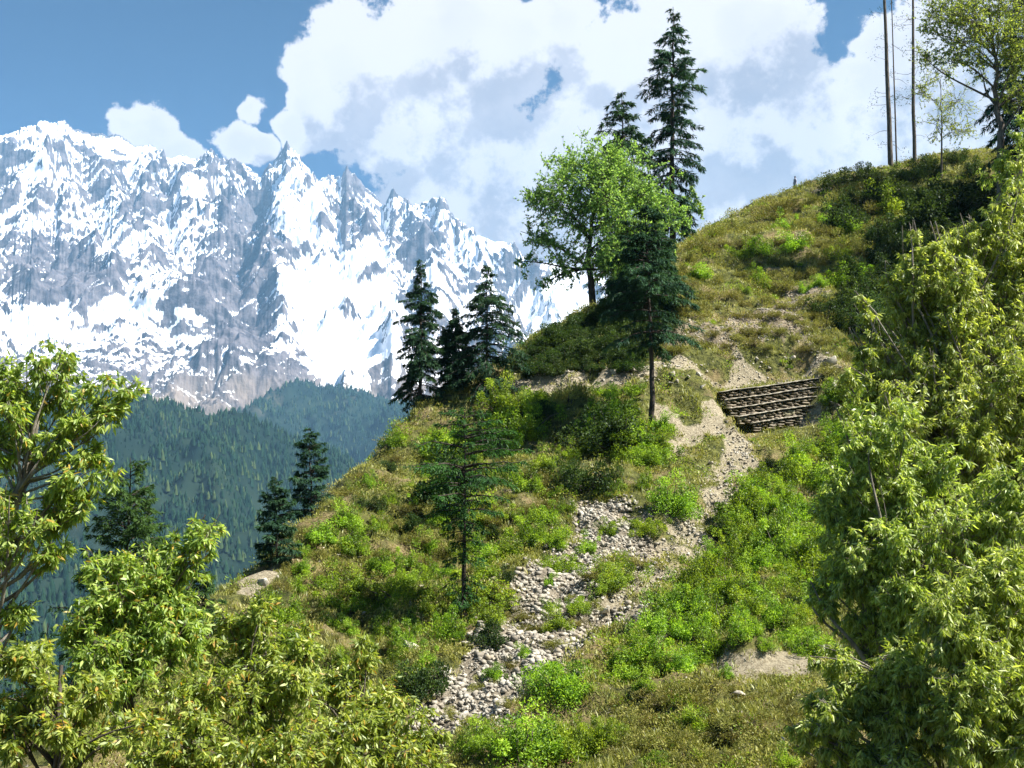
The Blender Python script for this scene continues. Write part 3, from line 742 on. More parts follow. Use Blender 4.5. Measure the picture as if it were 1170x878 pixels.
# ------------------------------------------------------------------ conifers
def conifer(name, label, base, height, width, seed=1, mat=None, bark=None, n=120, r0=None, start=0.12, prof=None, droop=0.25, spray=0.3,
            lean=(0, 0), gaps=0.25, per=26, cat='tree', group=None, link=True, up=0.0, dens_top=1.0, stubs=0, roll=0.9, jit=0.002):
    """width: crown half width in metres; prof(t) scales it, t=0 crown foot, 1 tip"""
    rg = np.random.default_rng(seed); mat = mat or NEEDLE; bark = bark or BARK_DARK
    root = empty(name, tuple(base)); tag(root, label, cat, group)
    r0 = r0 or height * 0.014
    prof = prof or (lambda t: (1 - t) ** 0.8)
    K = 14; t = np.linspace(0, 1, K)
    TP_ = np.stack([base[0] + lean[0] * t ** 1.4 + rg.normal(size=K) * height * jit, base[1] + lean[1] * t, base[2] - 0.3 + (height + 0.3) * t], 1)
    stem_ = Acc(); V, F = tubes(TP_, r0 * (1 - 0.93 * t), 8); stem_.add(V, F)
    ft = np.sort(rg.random(n) ** (1 / dens_top)) ; ft = ft * 0.985
    ht = start + (1 - start) * ft
    s = np.stack([np.interp(ht, t, TP_[:, i]) for i in range(3)], 1)
    az = rg.uniform(0, 2 * np.pi, n)
    side = 1 + gaps * np.sin(az * 2 + ft * 9 + seed) + gaps * rg.normal(size=n) * 0.8
    L = np.maximum(0.12 * width, width * prof(ft) * np.clip(side, 0.25, 1.5))
    out = np.stack([np.cos(az), np.sin(az), 0 * az], 1)
    KK = 6; u = np.linspace(0, 1, KK)[None, :, None]
    rise = (up + 0.35 * ft)[:, None, None]
    P = s[:, None] + out[:, None] * L[:, None, None] * u
    P[..., 2] += (L[:, None, None] * (rise * u - (droop + 0.15 * (1 - ft)[:, None, None]) * u ** 2 * 1.4))[..., 0]
    P += rg.normal(size=P.shape) * (L[:, None, None] * 0.03) * u
    V, F = tubes(P, (L * 0.016 + 0.006)[:, None] * np.linspace(1, 0.25, KK)[None], 4)
    stem_.add(V, F); hang(stem_.build('trunk', bark, smooth=True), root)
    # sprays: short side shoots with needle blades
    cnt = np.maximum(4, (per * (L / width) ** 1.1).astype(int)); bi = np.repeat(np.arange(n), cnt); N_ = len(bi)
    a = (rg.uniform(0.12, 1.0, N_) ** 0.75) * (KK - 1); i0 = np.minimum(a.astype(int), KK - 2); fr = (a - i0)[:, None]
    p = P[bi, i0] * (1 - fr) + P[bi, i0 + 1] * fr
    ax = unit(P[bi, -1] - P[bi, 0]); sd_ = np.stack([-ax[:, 1], ax[:, 0], 0 * ax[:, 0]], 1) * np.where(rg.random(N_) < .5, -1, 1)[:, None]
    reach = (1 - a / (KK - 1) * 0.75) * L[bi] * 0.34
    D = unit(ax * 0.75 + sd_ * roll + rnd_dirs(N_, rg) * 0.35 + np.array([0, 0, -0.25]))
    m_ = 6; q = np.repeat(np.arange(N_), m_); M = len(q)
    off = rg.random(M)
    pp = p[q] + D[q] * (off * reach[q])[:, None]; pp[:, 2] -= off ** 2 * reach[q] * 0.35
    D2 = unit(D[q] + rnd_dirs(M, rg) * 0.55 + np.array([0, 0, -0.15]))
    Nn = unit(np.array([0, 0, 1.0]) + rnd_dirs(M, rg) * 0.6)
    V, F = leaves(pp, D2, Nn, spray * rg.uniform(0.6, 1.3, M), spray * 0.20 * rg.uniform(0.7, 1.3, M), droop=0.3, simple=True)
    tint = np.clip(0.40 + np.repeat(rg.uniform(-0.2, 0.2, n), cnt)[q] + rg.normal(size=M) * 0.16 + 0.12 * (a[q] / (KK - 1) - 0.5), 0, 1)
    hang(npmesh('crown', V, F, mat, tint=np.repeat(tint, 4)), root)
    return root
def on_hill(px, py, Y=None): return hit(px, py, Y)
def height_to(base, py_top, px_top=None):
    """height that puts the tip at photo row py_top"""
    d = ray(px_top if px_top is not None else 585 + base.x / base.y * FPX, py_top)
    return d.z / d.y * base.y - base.z

b = on_hill(768, 279, 97); hgt = height_to(b, 8)
conifer('tall_conifer', 'tallest dark slim conifer with ragged crown, on the crest right of the round tree', b, hgt, 2.45, 11, n=230, start=0.09, spray=0.42, per=26, droop=.22, gaps=.38,
        prof=lambda t: np.interp(t, [0, .06, .2, .35, .45, .55, .64, .72, .80, .88, 1], [.75, .95, .75, .80, .78, .62, 1.0, 1.05, .55, .50, .06]), lean=(0.4, 0))
b = on_hill(713, 318, 93); hgt = height_to(b, 104)
conifer('conifer_tree', 'grey green conifer whose drooping top rises behind the round broadleaf crown', b, hgt, 3.1, 12, n=200, start=0.15, spray=0.45, per=26, droop=.34, gaps=.3,
        prof=lambda t: np.interp(t, [0, .4, .62, .75, .88, 1], [1, .95, .85, .62, .38, .05]), up=.12)
b = on_hill(746, 482, 59.5); hgt = height_to(b, 232)
conifer('conifer_tree', 'dark conifer with a bare lower trunk, left of the terraced wall', b, hgt, 1.8, 13, n=165, start=0.36, spray=0.26, per=34, droop=.12, gaps=.45,
        prof=lambda t: np.interp(t, [0, .08, .3, .45, .6, .8, 1], [.55, 1.0, .95, 1.15, .8, .6, .15]), lean=(-0.3, 0), r0=.17)
for (px, py, Y, top, hw, seed, lab, st) in [
    (480, 468, 66, 296, 1.25, 21, 'leftmost of the three firs on the spur shoulder, narrow with a thin bare tip', .10),
    (519, 462, 67, 352, 0.95, 22, 'small middle fir between the two bigger firs on the spur shoulder', .10),
    (556, 474, 66, 302, 1.75, 23, 'rightmost and bushiest of the three firs on the spur shoulder', .05)]:
    b = on_hill(px, py, Y); hgt = height_to(b, top)
    conifer('fir_tree', lab, b, hgt, hw, seed, n=210, start=st, spray=0.24, per=30, droop=.20, gaps=.45, group='firs on the spur',
            prof=lambda t: np.interp(t, [0, .25, .5, .68, .8, .9, 1], [.9, 1, .9, .75, .32, .22, .06]))
b = on_hill(530, 708); hgt = height_to(b, 462)
conifer('slender_conifer', 'slender see-through conifer standing alone on the lower slope above the rubble', b, hgt, 1.45, 31, mat=NEEDLE_BRIGHT, n=170, start=0.10, spray=0.17, per=26, droop=.10, gaps=.6, r0=.10,
        prof=lambda t: np.interp(t, [0, .15, .35, .5, .62, .8, .93, 1], [.25, .35, .40, .85, 1.1, .95, .45, .08]))
b = on_hill(357, 587, 51); hgt = height_to(b, 489)
conifer('small_fir', 'dense dark little fir on the left skyline of the spur, the higher of two', b, hgt, .98, 32, n=110, start=.08, spray=.22, per=26, droop=.05, gaps=.25, lean=(-.25, 0), up=.15, group='small firs on the left skyline',
        prof=lambda t: np.interp(t, [0, .12, .35, .6, .8, 1], [.55, .95, 1, .75, .5, .08]))
b = on_hill(317, 637, 44); hgt = height_to(b, 545)
conifer('small_fir', 'dense dark little fir on the left skyline of the spur, the lower of two', b, hgt, .80, 33, n=110, start=.08, spray=.19, per=26, droop=.05, gaps=.25, up=.15, lean=(-.15, 0), group='small firs on the left skyline',
        prof=lambda t: np.interp(t, [0, .12, .35, .6, .8, 1], [.55, .95, 1, .75, .5, .08]))
# conifers on the dropping left side
def on_left(px, Y): 
    x = (px - 585) / FPX * Y; return Vector((x, Y, float(H(x, Y))))
b = on_left(150, 44); hgt = height_to(b, 523)
conifer('broad_conifer', 'broad mid green conifer rising out of the valley behind the left foliage', b, hgt, 1.9, 41, mat=NEEDLE_BRIGHT, n=220, start=.05, spray=.24, per=30, droop=.08, gaps=.25, up=.25,
        prof=lambda t: np.interp(t, [0, .5, .75, .9, 1], [1, 1, .85, .45, .08]))
b = on_left(236, 36); hgt = height_to(b, 638)
conifer('young_conifer', 'young thin conifer at the foot of the spur behind the left foliage', b, hgt, 1.0, 42, mat=NEEDLE_BRIGHT, n=120, start=.05, spray=.17, per=24, droop=.08, up=.1, gaps=.35)
for i, (px, top, Y) in enumerate([(10, 690, 110), (38, 702, 118), (64, 712, 105), (92, 728, 112)]):
    x = (px - 585) / FPX * Y; z = float(H(x, Y)); tipz = W(px, top, Y).z; hh = min(tipz - z, 30)
    conifer('valley_conifer', ['dark valley conifer at the far left edge, the tallest of its row', 'dark valley conifer second from the left edge low in the valley', 'dark valley conifer third from the left edge low in the valley', 'lowest dark valley conifer of the row, nearest the left foliage'][i],
            Vector((x, Y, tipz - hh)), hh, 3.4, 50 + i, n=150, start=.05, spray=.6, per=22, droop=.2, group='conifers low in the valley')

# ---- bare tall trunks on the upper right crest
def pole_tree(px, py, Y, top, r0, lab, seed, lean, stub=26):
    b = on_hill(px, py, Y); rg = np.random.default_rng(seed)
    h = 36 if top is None else height_to(b, top)
    root = conifer('tall_bare_conifer', lab, b, h, 2.6, seed, n=70, start=.80 if top is None else .86, spray=.45, per=22, r0=r0, lean=(lean, 0), jit=.0005, group='bare trunks on the crest', bark=BARK)
    tz = rg.uniform(.06, .78, stub); s = np.stack([b.x + lean * tz ** 1.4, b.y + 0 * tz, b.z + h * tz], 1)
    az = rg.choice([math.pi, math.pi * 1.2, .2, math.pi * .85], stub) + rg.normal(size=stub) * .5; L = rg.uniform(.5, 2.2, stub)
    e = s + np.stack([np.cos(az) * L, np.sin(az) * L, rg.uniform(-.35, .1, stub) * L], 1)
    BP = curve_pts(s, e, 5, .05, rg, .06)
    for j_ in range(stub):
        V, F = tubes(BP[j_:j_ + 1], np.linspace(.03, .008, 5)[None], 3); hang(npmesh('dead_branch', V, F, BARK), root)
    q = np.repeat(e, 14, 0) + rg.normal(size=(stub * 14, 3)) * .28
    V, F = leaves(q, rnd_dirs(len(q), rg), rnd_dirs(len(q), rg), .22, .06, simple=True); hang(npmesh('crown', V, F, NEEDLE, tint=np.full(len(V), .3)), root)
pole_tree(1018, 196, 113, None, .30, 'thickest bare grey trunk on the right crest, running out of the picture', 61, -.2)
pole_tree(1025, 194, 114, None, .10, 'thin bare pole close beside the thickest trunk on the right crest', 62, .1, 18)
pole_tree(1045, 188, 112, None, .22, 'slightly leaning bare trunk between the twin trunks and the wispy tree', 63, 1.2)

# ---- broadleaf trees
b = on_hill(678, 346, 81)
def L_(px, py, r, Y, w=1.0, ry=None, rzf=1.0):
    q = PX(r, Y); return (W(px, py, Y), (q, q if ry is None else ry, q * rzf), w)
tk = [b, W(675, 320, 81), W(672, 290, 81), W(676, 255, 81), W(684, 215, 81)]
broad_tree('round_broadleaf_tree', 'big round bright green broadleaf tree on the crest left of the tallest conifer', b, tk,
   [L_(690,180,30,80,1.0),L_(665,195,30,81,1.1),L_(715,195,30,81,1.1),L_(640,215,30,80,1.0),L_(735,225,28,81,1.1),L_(690,225,38,79,1.5),L_(620,240,26,81,.7),L_(655,250,32,80,.8),
    L_(605,270,18,81,.40),L_(632,285,24,81,.55),L_(720,265,36,80,1.7),L_(755,235,22,82,.7),L_(700,300,30,79,1.4),L_(655,310,20,81,.35),L_(735,305,30,80,1.5),L_(626,325,14,81,.25),L_(600,300,12,81,.22),
    L_(640,190,18,83,.5),L_(740,265,28,83,1.0),L_(775,250,15,82,.4),L_(612,225,14,81,.3)],
   (0.21, 0.12), BROAD, side=7, reach=(.25, .7), seed=71, r0=.30, twigs_per=31, leaves_per=12, simple=True, twig_r=.014, bark=BARK_DARK, hang_=.3, loose=.7)
b = on_hill(790, 283, 99)
broad_tree('broadleaf_sapling', 'pale green sapling at the foot of the tallest conifer', b, [b, W(788, 262, 99), W(787, 240, 99)],
   [L_(787,232,14,99,.6), L_(795,222,10,99,.3), L_(780,250,12,99,.4), L_(798,240,9,99,.3)], (0.26, 0.13), BROAD, seed=72, r0=.08, twigs_per=22, leaves_per=12, simple=True, twig_r=.012, loose=.4)
b = on_hill(1140, 185, 82)
broad_tree('spreading_tree', 'spreading olive leaved tree with many limbs at the top right corner', b, [b, W(1141,150,82), W(1141,110,82), W(1136,60,82), W(1130,10,82)],
   [L_(1085,15,34,82,.8),L_(1100,50,26,81,.5),L_(1120,0,36,82,.9),L_(1155,10,36,83,.9),L_(1110,25,30,80,.6),L_(1090,75,20,82,.25),L_(1165,55,26,82,.5),L_(1120,80,22,82,.22),L_(1185,30,40,82,.8),L_(1075,45,20,82,.3),
    L_(1160,110,24,82,.5),L_(1130,-40,50,82,1.0),L_(1190,90,30,82,.6),L_(1075,20,26,82,.6),L_(1140,40,30,81,.6),L_(1100,20,24,80,.6),L_(1160,75,26,81,.6),L_(1065,70,18,82,.3),L_(1125,60,26,83,.4)],
   (0.19, 0.10), OLIVE, side=7, reach=(.3, .8), seed=73, r0=.30, twigs_per=28, leaves_per=12, simple=True, twig_r=.014, loose=.4, limb_from=(.25, .95))
b = on_hill(1075, 184, 104)
broad_tree('wispy_tree', 'thin wispy tree with sparse grey green leaves between the bare trunks and the corner tree', b, [b, W(1076,140,104), W(1074,90,104)],
   [L_(1075,80,26,104,.32),L_(1055,110,20,104,.26),L_(1095,115,22,104,.28),L_(1070,140,22,104,.30),L_(1100,150,18,104,.3),L_(1050,60,14,104,.14)],
   (0.19, 0.09), OLIVE, side=6, reach=(.3, .8), seed=74, r0=.10, twigs_per=48, leaves_per=10, simple=True, twig_r=.016, loose=.4)
b = on_hill(1166, 200, 66)
conifer('dark_conifer', 'dark conifer cut off by the right edge beside the spreading tree', Vector((b.x + 1.2, b.y, b.z)), 17, 2.4, 75, n=150, start=.3, spray=.36, per=26)
# conifers added beyond the right edge only to shade the upper slope; dark trees crowd the crest behind the broadleaf tree
SHADE_LAB = ['conifer added past the right edge for shade, ' + w_ for w_ in ('behind the spreading tree, standing lowest', 'behind the spreading tree, widest of the wood', 'far back behind the wispy tree', 'out of view beside the corner', 'just left of the cut off dark conifer', 'farthest back and tallest of the wood', 'nearest to the tall narrow leaved crown')]
for i, (x, y, h_) in enumerate([(41, 80, 17), (46, 86, 20), (48, 90, 19), (50, 78, 18), (36.5, 72, 13), (47, 97, 21), (44, 70, 15)]):
    conifer('shade_conifer', SHADE_LAB[i], Vector((x, y, float(H(x, y)))), h_, 3.9, 170 + i, n=240, start=.12, spray=.5, per=24, group='added shade conifers beyond the right edge')
for i, (px, py, Y, top, hw, lab) in enumerate([(732, 376, 73.5, 268, 1.8, 'low dark conifer crowding the right side of the round broadleaf trunk'), (722, 388, 71.0, 300, 1.2, 'short dark conifer in front of the round broadleaf trunk'), (752, 372, 72.5, 262, 1.9, 'dark conifer between the round broadleaf crown and the tallest conifer')]):
    b = on_hill(px, py, Y); conifer('dark_conifer', lab, b, height_to(b, top), hw, 180 + i, n=230, start=.06, spray=.34, per=26, droop=.2, prof=lambda t: np.interp(t, [0, .3, .7, 1], [1, 1, .7, .1]))

# ================================================================== FOREGROUND TREES (a few metres from the viewpoint)
def fg_lobes(lst):
    rr_ = random.Random(len(lst)); out = []
    for (px, py, r, Y, w, z) in lst:        # every bough splits into three sprays of different reach
        for k in range(3):
            a = rr_.uniform(0, 6.28); q = rr_.uniform(.35, .95) * r
            out.append(L_(px + q * math.cos(a), py + q * math.sin(a) * z, r * rr_.uniform(.55, .95), Y + rr_.uniform(-.5, .5) * PX(r, Y) * 2, w * .42, rzf=z))
    return out
# left tree: bare grey limbs rising from the left edge, tufts of drooping leaves
gx = W(-60, 878, 9.0); base = Vector((gx.x, 9.0, float(H(gx.x, 9.0))))
broad_tree('young_leaved_tree', 'tree with bare grey limbs and tufts of yellow green leaves at the left edge', base,
   [base, W(-70, 900, 9), W(-40, 780, 9), W(0, 640, 9.0), W(30, 540, 9.0), W(45, 470, 9.0)],
   fg_lobes([(20,425,26,9,1,.7),(55,420,28,9,1.2,.6),(85,440,22,9.1,.9,.6),(10,460,24,8.8,1.0,.7),(130,440,20,9.2,.6,.7),(120,468,22,9,.9,.45),(95,478,18,9,.7,.5),(15,500,20,9,.7,.6),
             (65,505,13,9,.4,.6),(100,522,16,9,.6,.5),(105,548,22,9,.9,.45),(75,565,14,9,.5,.6),(20,590,26,8.7,1.0,.6),(60,590,16,9,.5,.6),(5,560,15,9,.5,.7),(100,580,14,9,.4,.6),(55,628,16,9,.6,.4),(0,620,16,9,.5,.7),
             (20,700,10,9,.12,.5),(-30,500,40,9,1.5,1),(-40,600,40,9,1.5,1)]),
   (0.074, 0.019), WALNUT, bark=BARK_PALE, side=6, reach=(.25, .75), seed=81, r0=.075, twigs_per=12, leaves_per=10, twig_r=.0030, hang_=.75, limb_from=(.30, 1.0), limb_sag=-.05, limb_r=.3, loose=.5, outward=.9)
# bushy crowns that fill the lower left
def crown_tree(label, px, py0, Y, lobes, seed, twigs=20, lv=10, r0=.06, mat=WALNUT, leaf=(0.074, 0.019), name='young_leaved_tree', top=None, bark=BARK, **kw):
    g = W(px, py0, Y); base = Vector((g.x, Y, float(H(g.x, Y)))); mid = W(px, py0, Y)
    tp = top or (px, py0 - 120)
    tr = [base, base.lerp(mid, .5) + Vector((.1, 0, 0)), mid, W(tp[0], tp[1], Y)]
    return broad_tree(name, label, base, tr, fg_lobes(lobes), leaf, mat, bark=bark, seed=seed, r0=r0, twigs_per=twigs, leaves_per=lv, twig_r=.003, hang_=kw.pop('hang_', .7), limb_r=kw.pop('limb_r', .35), side=kw.pop('side', 7), reach=kw.pop('reach', (.3, .85)), loose=kw.pop('loose', .6), **kw)
crown_tree('young tree reaching highest in the lower left thicket, orange tinted leaves at its top', 150, 860, 9.6,
   [(150,640,24,9.6,1,.7),(120,650,20,9.6,.8,.7),(180,655,26,9.6,1,.7),(215,630,22,9.7,.7,.6),(235,612,16,9.7,.45,.5),(155,680,32,9.5,1.2,.7),(110,690,26,9.5,.8,.7),(200,690,26,9.6,.9,.7),(130,725,30,9.4,1.0,.7),(180,730,34,9.4,1.2,.7),
    (90,720,20,9.5,.6,.6),(150,765,34,9.4,1.2,.7),(215,735,24,9.5,.8,.7),(95,760,30,9.3,1,.7)], 82, top=(150, 690))
crown_tree('low bushy tree in the bottom left corner with see-through stems', 60, 900, 8.2,
   [(20,760,26,8.2,.8,.7),(60,790,26,8.2,.8,.7),(15,800,24,8.2,.7,.7),(100,800,26,8.3,.8,.7),(40,745,20,8.3,.5,.6),(150,830,24,8.2,.5,.7),(10,850,22,8.0,.6,.8),(95,850,18,8.2,.3,.8),(55,830,18,8,.4,.8)], 83, top=(70, 760))
crown_tree('bushy yellow green tree left of the rubble chute at the bottom', 300, 900, 9.8,
   [(250,760,32,9.8,1,.7),(300,745,30,10,1,.7),(270,800,38,9.7,1.3,.7),(215,800,34,9.6,1.2,.7),(330,790,34,9.9,1.2,.7),(230,850,38,9.4,1.3,.7),(300,850,38,9.4,1.4,.7),(180,860,34,9.3,1.0,.7),(345,740,22,10,.8,.7),(255,720,20,10,.7,.6),(320,830,26,9.8,.9,.7),(250,880,30,9.3,1,.7),(290,720,18,10,.6,.6),(290,700,14,10,.3,.6)], 84, top=(280, 760))
crown_tree('bushy yellow green tree at the bottom between the corner thicket and the rubble', 410, 900, 10.4,
   [(380,770,30,10.4,1,.7),(420,790,30,10.4,1,.7),(370,820,38,10.2,1.3,.7),(430,840,36,10.2,1.3,.7),(390,870,40,10,1.4,.7),(470,850,24,10.4,.7,.7),(460,815,20,10.4,.5,.7),(480,880,24,10.2,.9,.7),(430,800,22,10.4,.8,.7),(495,845,14,10.4,.35,.7),(360,780,22,10.4,.8,.7),(450,870,26,10.2,.9,.7),(340,880,34,10,1.2,.7),(410,745,16,10.5,.35,.7)], 85, top=(400, 780))
# right side: narrow leaved trees
W1 = dict(mat=WILLOW, leaf=(0.072, 0.0155), name='narrow_leaved_tree', hang_=1.0)
crown_tree('tallest narrow leaved tree at the right edge, bright crown reaching up towards the crest', 1120, 760, 11.5,
   [(1155,270,30,11.5,.9,1),(1120,290,28,11.5,.9,.9),(1085,310,26,11.5,.8,.8),(1040,320,22,11.6,.6,.8),(1150,330,40,11.4,1.4,.9),(1100,350,36,11.4,1.3,.8),(1050,370,34,11.5,1.1,.8),(1020,345,18,11.6,.4,.8),(1165,400,40,11.2,1.4,.9),(1110,410,38,11.2,1.4,.9),(1060,430,34,11.3,1.2,.8),
    (1010,400,20,11.5,.5,.8),(1020,450,26,11.4,.8,.8),(1140,470,44,11,1.6,.9),(1085,490,40,11,1.4,.9),(1030,500,36,11.2,1.3,.8),(985,470,18,11.4,.4,.8),(1200,350,50,11.4,1.5,1),(1200,480,50,11.2,1.6,1),(1170,235,20,11.6,.5,1),(1150,540,40,11,1.4,.9),(1090,560,34,11,1.2,.9),(1200,560,44,11,1.3,1),(1000,365,16,11.6,.4,.8),(1055,300,14,11.6,.35,.8),(1000,440,20,11.4,.7,.9),(982,500,18,11.3,.6,.9),(1012,480,24,11.3,.8,.9),(1040,545,28,11.2,.8,.9),(990,410,13,11.5,.3,.8)],
   91, twigs=24, lv=18, r0=.14, top=(1110, 350), bark=BARK_PALE, **W1)
crown_tree('middle narrow leaved tree on the right, pale drooping leaves beside the dense shrub slope', 1020, 800, 10.2,
   [(990,510,26,10.2,.8,.8),(1030,545,38,10.1,1.4,.8),(985,560,32,10.2,1.1,.8),(955,600,24,10.3,.8,.8),(1000,610,38,10,1.4,.8),(1060,590,40,10,1.5,.8),(965,650,26,10.2,.9,.8),(1010,670,38,9.9,1.4,.8),(1070,660,40,9.9,1.5,.8),(980,705,26,10.2,.9,.8),
    (955,630,16,10.4,.4,.8),(1120,610,44,10,1.5,.9),(1030,730,38,9.9,1.4,.8),(965,560,16,10.4,.35,.8),(1020,495,22,10.2,.7,.8),(1060,530,28,10.2,1,.8),(940,680,14,10.3,.3,.8),(1150,560,36,9.9,1.2,.9)],
   92, twigs=24, lv=18, r0=.10, top=(1020, 620), bark=BARK_PALE, **W1)
crown_tree('shaded narrow leaved tree in the bottom right corner with a pale bare branch', 1100, 900, 8.8,
   [(1130,680,40,8.8,1.4,.9),(1080,730,40,8.7,1.5,.9),(1140,760,44,8.6,1.6,.9),(1030,780,34,8.9,1.2,.9),(990,790,28,9,.9,.9),(1070,820,40,8.6,1.5,.9),(1010,840,34,8.8,1.2,.9),(965,830,28,9.0,.8,.9),(1130,860,44,8.5,1.6,.9),(1040,870,36,8.6,1.3,.9),(970,870,26,8.9,.7,.9),
    (1200,650,50,8.8,1.4,1),(1200,800,60,8.6,1.6,1),(935,850,18,9.1,.35,.9),(960,760,18,9.1,.4,.9)],
   93, twigs=24, lv=18, r0=.09, top=(1090, 740), bark=BARK_PALE, **W1)
crown_tree('small narrow leaved tree hanging over the upper right slope below the spreading tree', 1150, 330, 14.5,
   [(1150,215,20,14.5,.6,1.2),(1160,180,16,14.5,.45,1.2),(1145,250,18,14.5,.5,1),(1170,240,24,14.5,.8,1),(1175,150,16,14.5,.4,1)], 94, twigs=18, lv=18, r0=.06, top=(1165, 190), **W1)

# ================================================================== THE TERRACED STONE WALL
STONE = rough_mat('wall_stone', (0.12, 0.10, 0.07), (0.32, 0.27, 0.20), (0.17, 0.16, 0.09), scale=2.2, bump=0.7, objvar=.2)
STONE_PALE = rough_mat('pale_wall_ledge', (0.22, 0.20, 0.155), (0.44, 0.40, 0.32), scale=3.0, bump=0.6)
def rock_mesh(rg, npt=16, sx=1, sy=1, sz=.7, bev=.08):
    bm = bmesh.new()
    P = unit(rg.normal(size=(npt, 3))) * rg.uniform(.75, 1.05, (npt, 1)) * .5 * np.array([sx, sy, sz])
    for p in P: bm.verts.new(tuple(p))
    r = bmesh.ops.convex_hull(bm, input=bm.verts)
    bmesh.ops.delete(bm, geom=[v for v in bm.verts if not v.link_faces], context='VERTS')
    if bev: bmesh.ops.bevel(bm, geom=list(bm.edges), offset=bev * .5 * min(sx, sy, sz), segments=1, affect='EDGES', profile=.6)
    bmesh.ops.triangulate(bm, faces=bm.faces)
    V = np.array([tuple(v.co) for v in bm.verts]); bm.verts.index_update(); F = np.array([[v.index for v in f.verts] for f in bm.faces]); bm.free()
    return V, F
def build_wall():
    rg = np.random.default_rng(5)
    A = Vector((wx0, wy0, WALL_L.z)); B = Vector((wx1, wy1, WALL_R.z))
    root = empty('terraced_stone_wall', tuple(A.lerp(B, .5) - Vector((0, 0, 2.6)))); tag(root, 'dry stone retaining wall with stepped courses and pale ledges cut into the hillside', 'wall')
    protos = [rock_mesh(rg, 14, 1, 1, 1, .06) for _ in range(8)]
    nC = 5; ch = .52
    for c in range(nC):
        top = -c * ch; off = 0.22 * c
        i0 = [0.0, .25, .35, .7, 1.6][c]; i1 = wlen - [.0, .1, .5, 1.1, 2.2][c]
        acc = Acc()
        rows = 3
        for r in range(rows):
            s = i0
            while s < i1:
                w = rg.uniform(.15, .75); hh = (ch - .07) / rows
                V, F = protos[rg.integers(8)]
                slope_z = (B.z - A.z) * (s / wlen)
                cx = wx0 + wd[0] * (s + w / 2) + wn[0] * (off + .04); cy = wy0 + wd[1] * (s + w / 2) + wn[1] * (off + .04)
                a = math.atan2(wd[1], wd[0]); loc = V * np.array([w * 1.2, .30, hh * 1.25]) * rg.uniform(.9, 1.1)
                x = loc[:, 0] * math.cos(a) - loc[:, 1] * math.sin(a); y = loc[:, 0] * math.sin(a) + loc[:, 1] * math.cos(a)
                z = A.z + slope_z + top - .07 - hh * (r + .5) + loc[:, 2]
                acc.add(np.stack([x + cx, y + cy, z], 1), F); s += w
        hang(acc.build('stone_course', STONE), root)
        if c == 0: pass
        # the pale ledge on top of each course: irregular flat slabs
        led = Acc(); ns = 46; ss = np.linspace(i0 - .05, i1 + .05, ns); a = math.atan2(wd[1], wd[0])
        th = .035 + .03 * rg.random(ns); fr = off + .20 + .05 * rg.normal(size=ns) * .6; bk = off - (.25 if c else .5); wv = .02 * np.sin(ss * 1.3 + c) + .010 * rg.normal(size=ns)
        zt = A.z + (B.z - A.z) * (ss / wlen) + top + .01 + wv
        def at_(s_, n_, z_): return np.stack([wx0 + wd[0] * s_ + wn[0] * n_, wy0 + wd[1] * s_ + wn[1] * n_, z_], 1)
        V = np.concatenate([at_(ss, fr, zt), at_(ss, bk + 0 * ss, zt + .01), at_(ss, bk + 0 * ss, zt - th), at_(ss, fr, zt - th)]); k_ = np.arange(ns - 1)
        F = np.concatenate([np.stack([u_ * ns + k_, u_ * ns + k_ + 1, ((u_ + 1) % 4) * ns + k_ + 1, ((u_ + 1) % 4) * ns + k_], 1) for u_ in range(4)] + [np.array([[0, ns, 2 * ns, 3 * ns], [ns - 1, 4 * ns - 1, 3 * ns - 1, 2 * ns - 1]])])
        led.add(V, F)
        hang(led.build('ledge', STONE_PALE), root)
build_wall()

# ================================================================== NAMING AREAS
AREAS = [(605,410,'the left tip of the dark crest'),(650,395,'the middle of the dark crest'),(700,378,'the foot of the round tree'),(640,425,'the lower edge of the dark crest'),(860,450,'the terraced wall'),(745,460,'the bare-trunked dark conifer'),(530,680,'the slender lone conifer'),(354,560,'the two little firs'),(520,450,'the three firs on the shoulder'),
 (678,340,'the round broadleaf tree'),(768,275,'the tallest conifer'),(1020,200,'the bare trunks'),(909,215,'the person on the crest'),(700,640,'the round yellow green bush'),(615,700,'the grey rubble chute'),
 (810,590,'the bare earth gully'),(885,765,'the bare tan patch'),(900,385,'the slipped earth bank'),(640,820,'the bright bushes at the bottom'),(290,660,'the left foot of the spur'),(450,650,'the bright bush on the spur flank'),
 (1000,420,'the right hand leafy trees'),(940,560,'the right hand leafy trees'),(800,830,'the bottom edge'),(450,540,'the left skyline of the spur'),(1140,180,'the spreading corner tree'),(620,480,'the bright thicket'),(850,300,'the upper grassy brow')]
ORD = 'first second third fourth fifth sixth seventh eighth ninth tenth eleventh twelfth thirteenth fourteenth fifteenth sixteenth seventeenth eighteenth nineteenth twentieth twenty-first twenty-second twenty-third twenty-fourth twenty-fifth twenty-sixth twenty-seventh twenty-eighth twenty-ninth thirtieth'.split()
def name_all(items, cat_word):
    """items: (obj, px, py, look). Gives each the area it stands in, its side of the landmark and its order there."""
    from collections import defaultdict
    dct = defaultdict(list)
    for it in items:
        o, px, py, look = it
        ax, ay, nm = min(AREAS, key=lambda a: (a[0] - px) ** 2 + (a[1] - py) ** 2 * 1.3)
        dx, dy = px - ax, py - ay
        rel = ('left of' if dx < 0 else 'right of') if abs(dx) > abs(dy) else ('above' if dy < 0 else 'below')
        dct[(look, rel, nm)].append(it)
    for (look, rel, nm), L in dct.items():
        L.sort(key=lambda it: it[1])
        for k, (o, px, py, _) in enumerate(L):
            base = f'{look} {rel} {nm}'
            if len(L) > 1:
                base += f', {ORD[k]} from left' if k < 30 else f', far right end'
            o['label'] = base

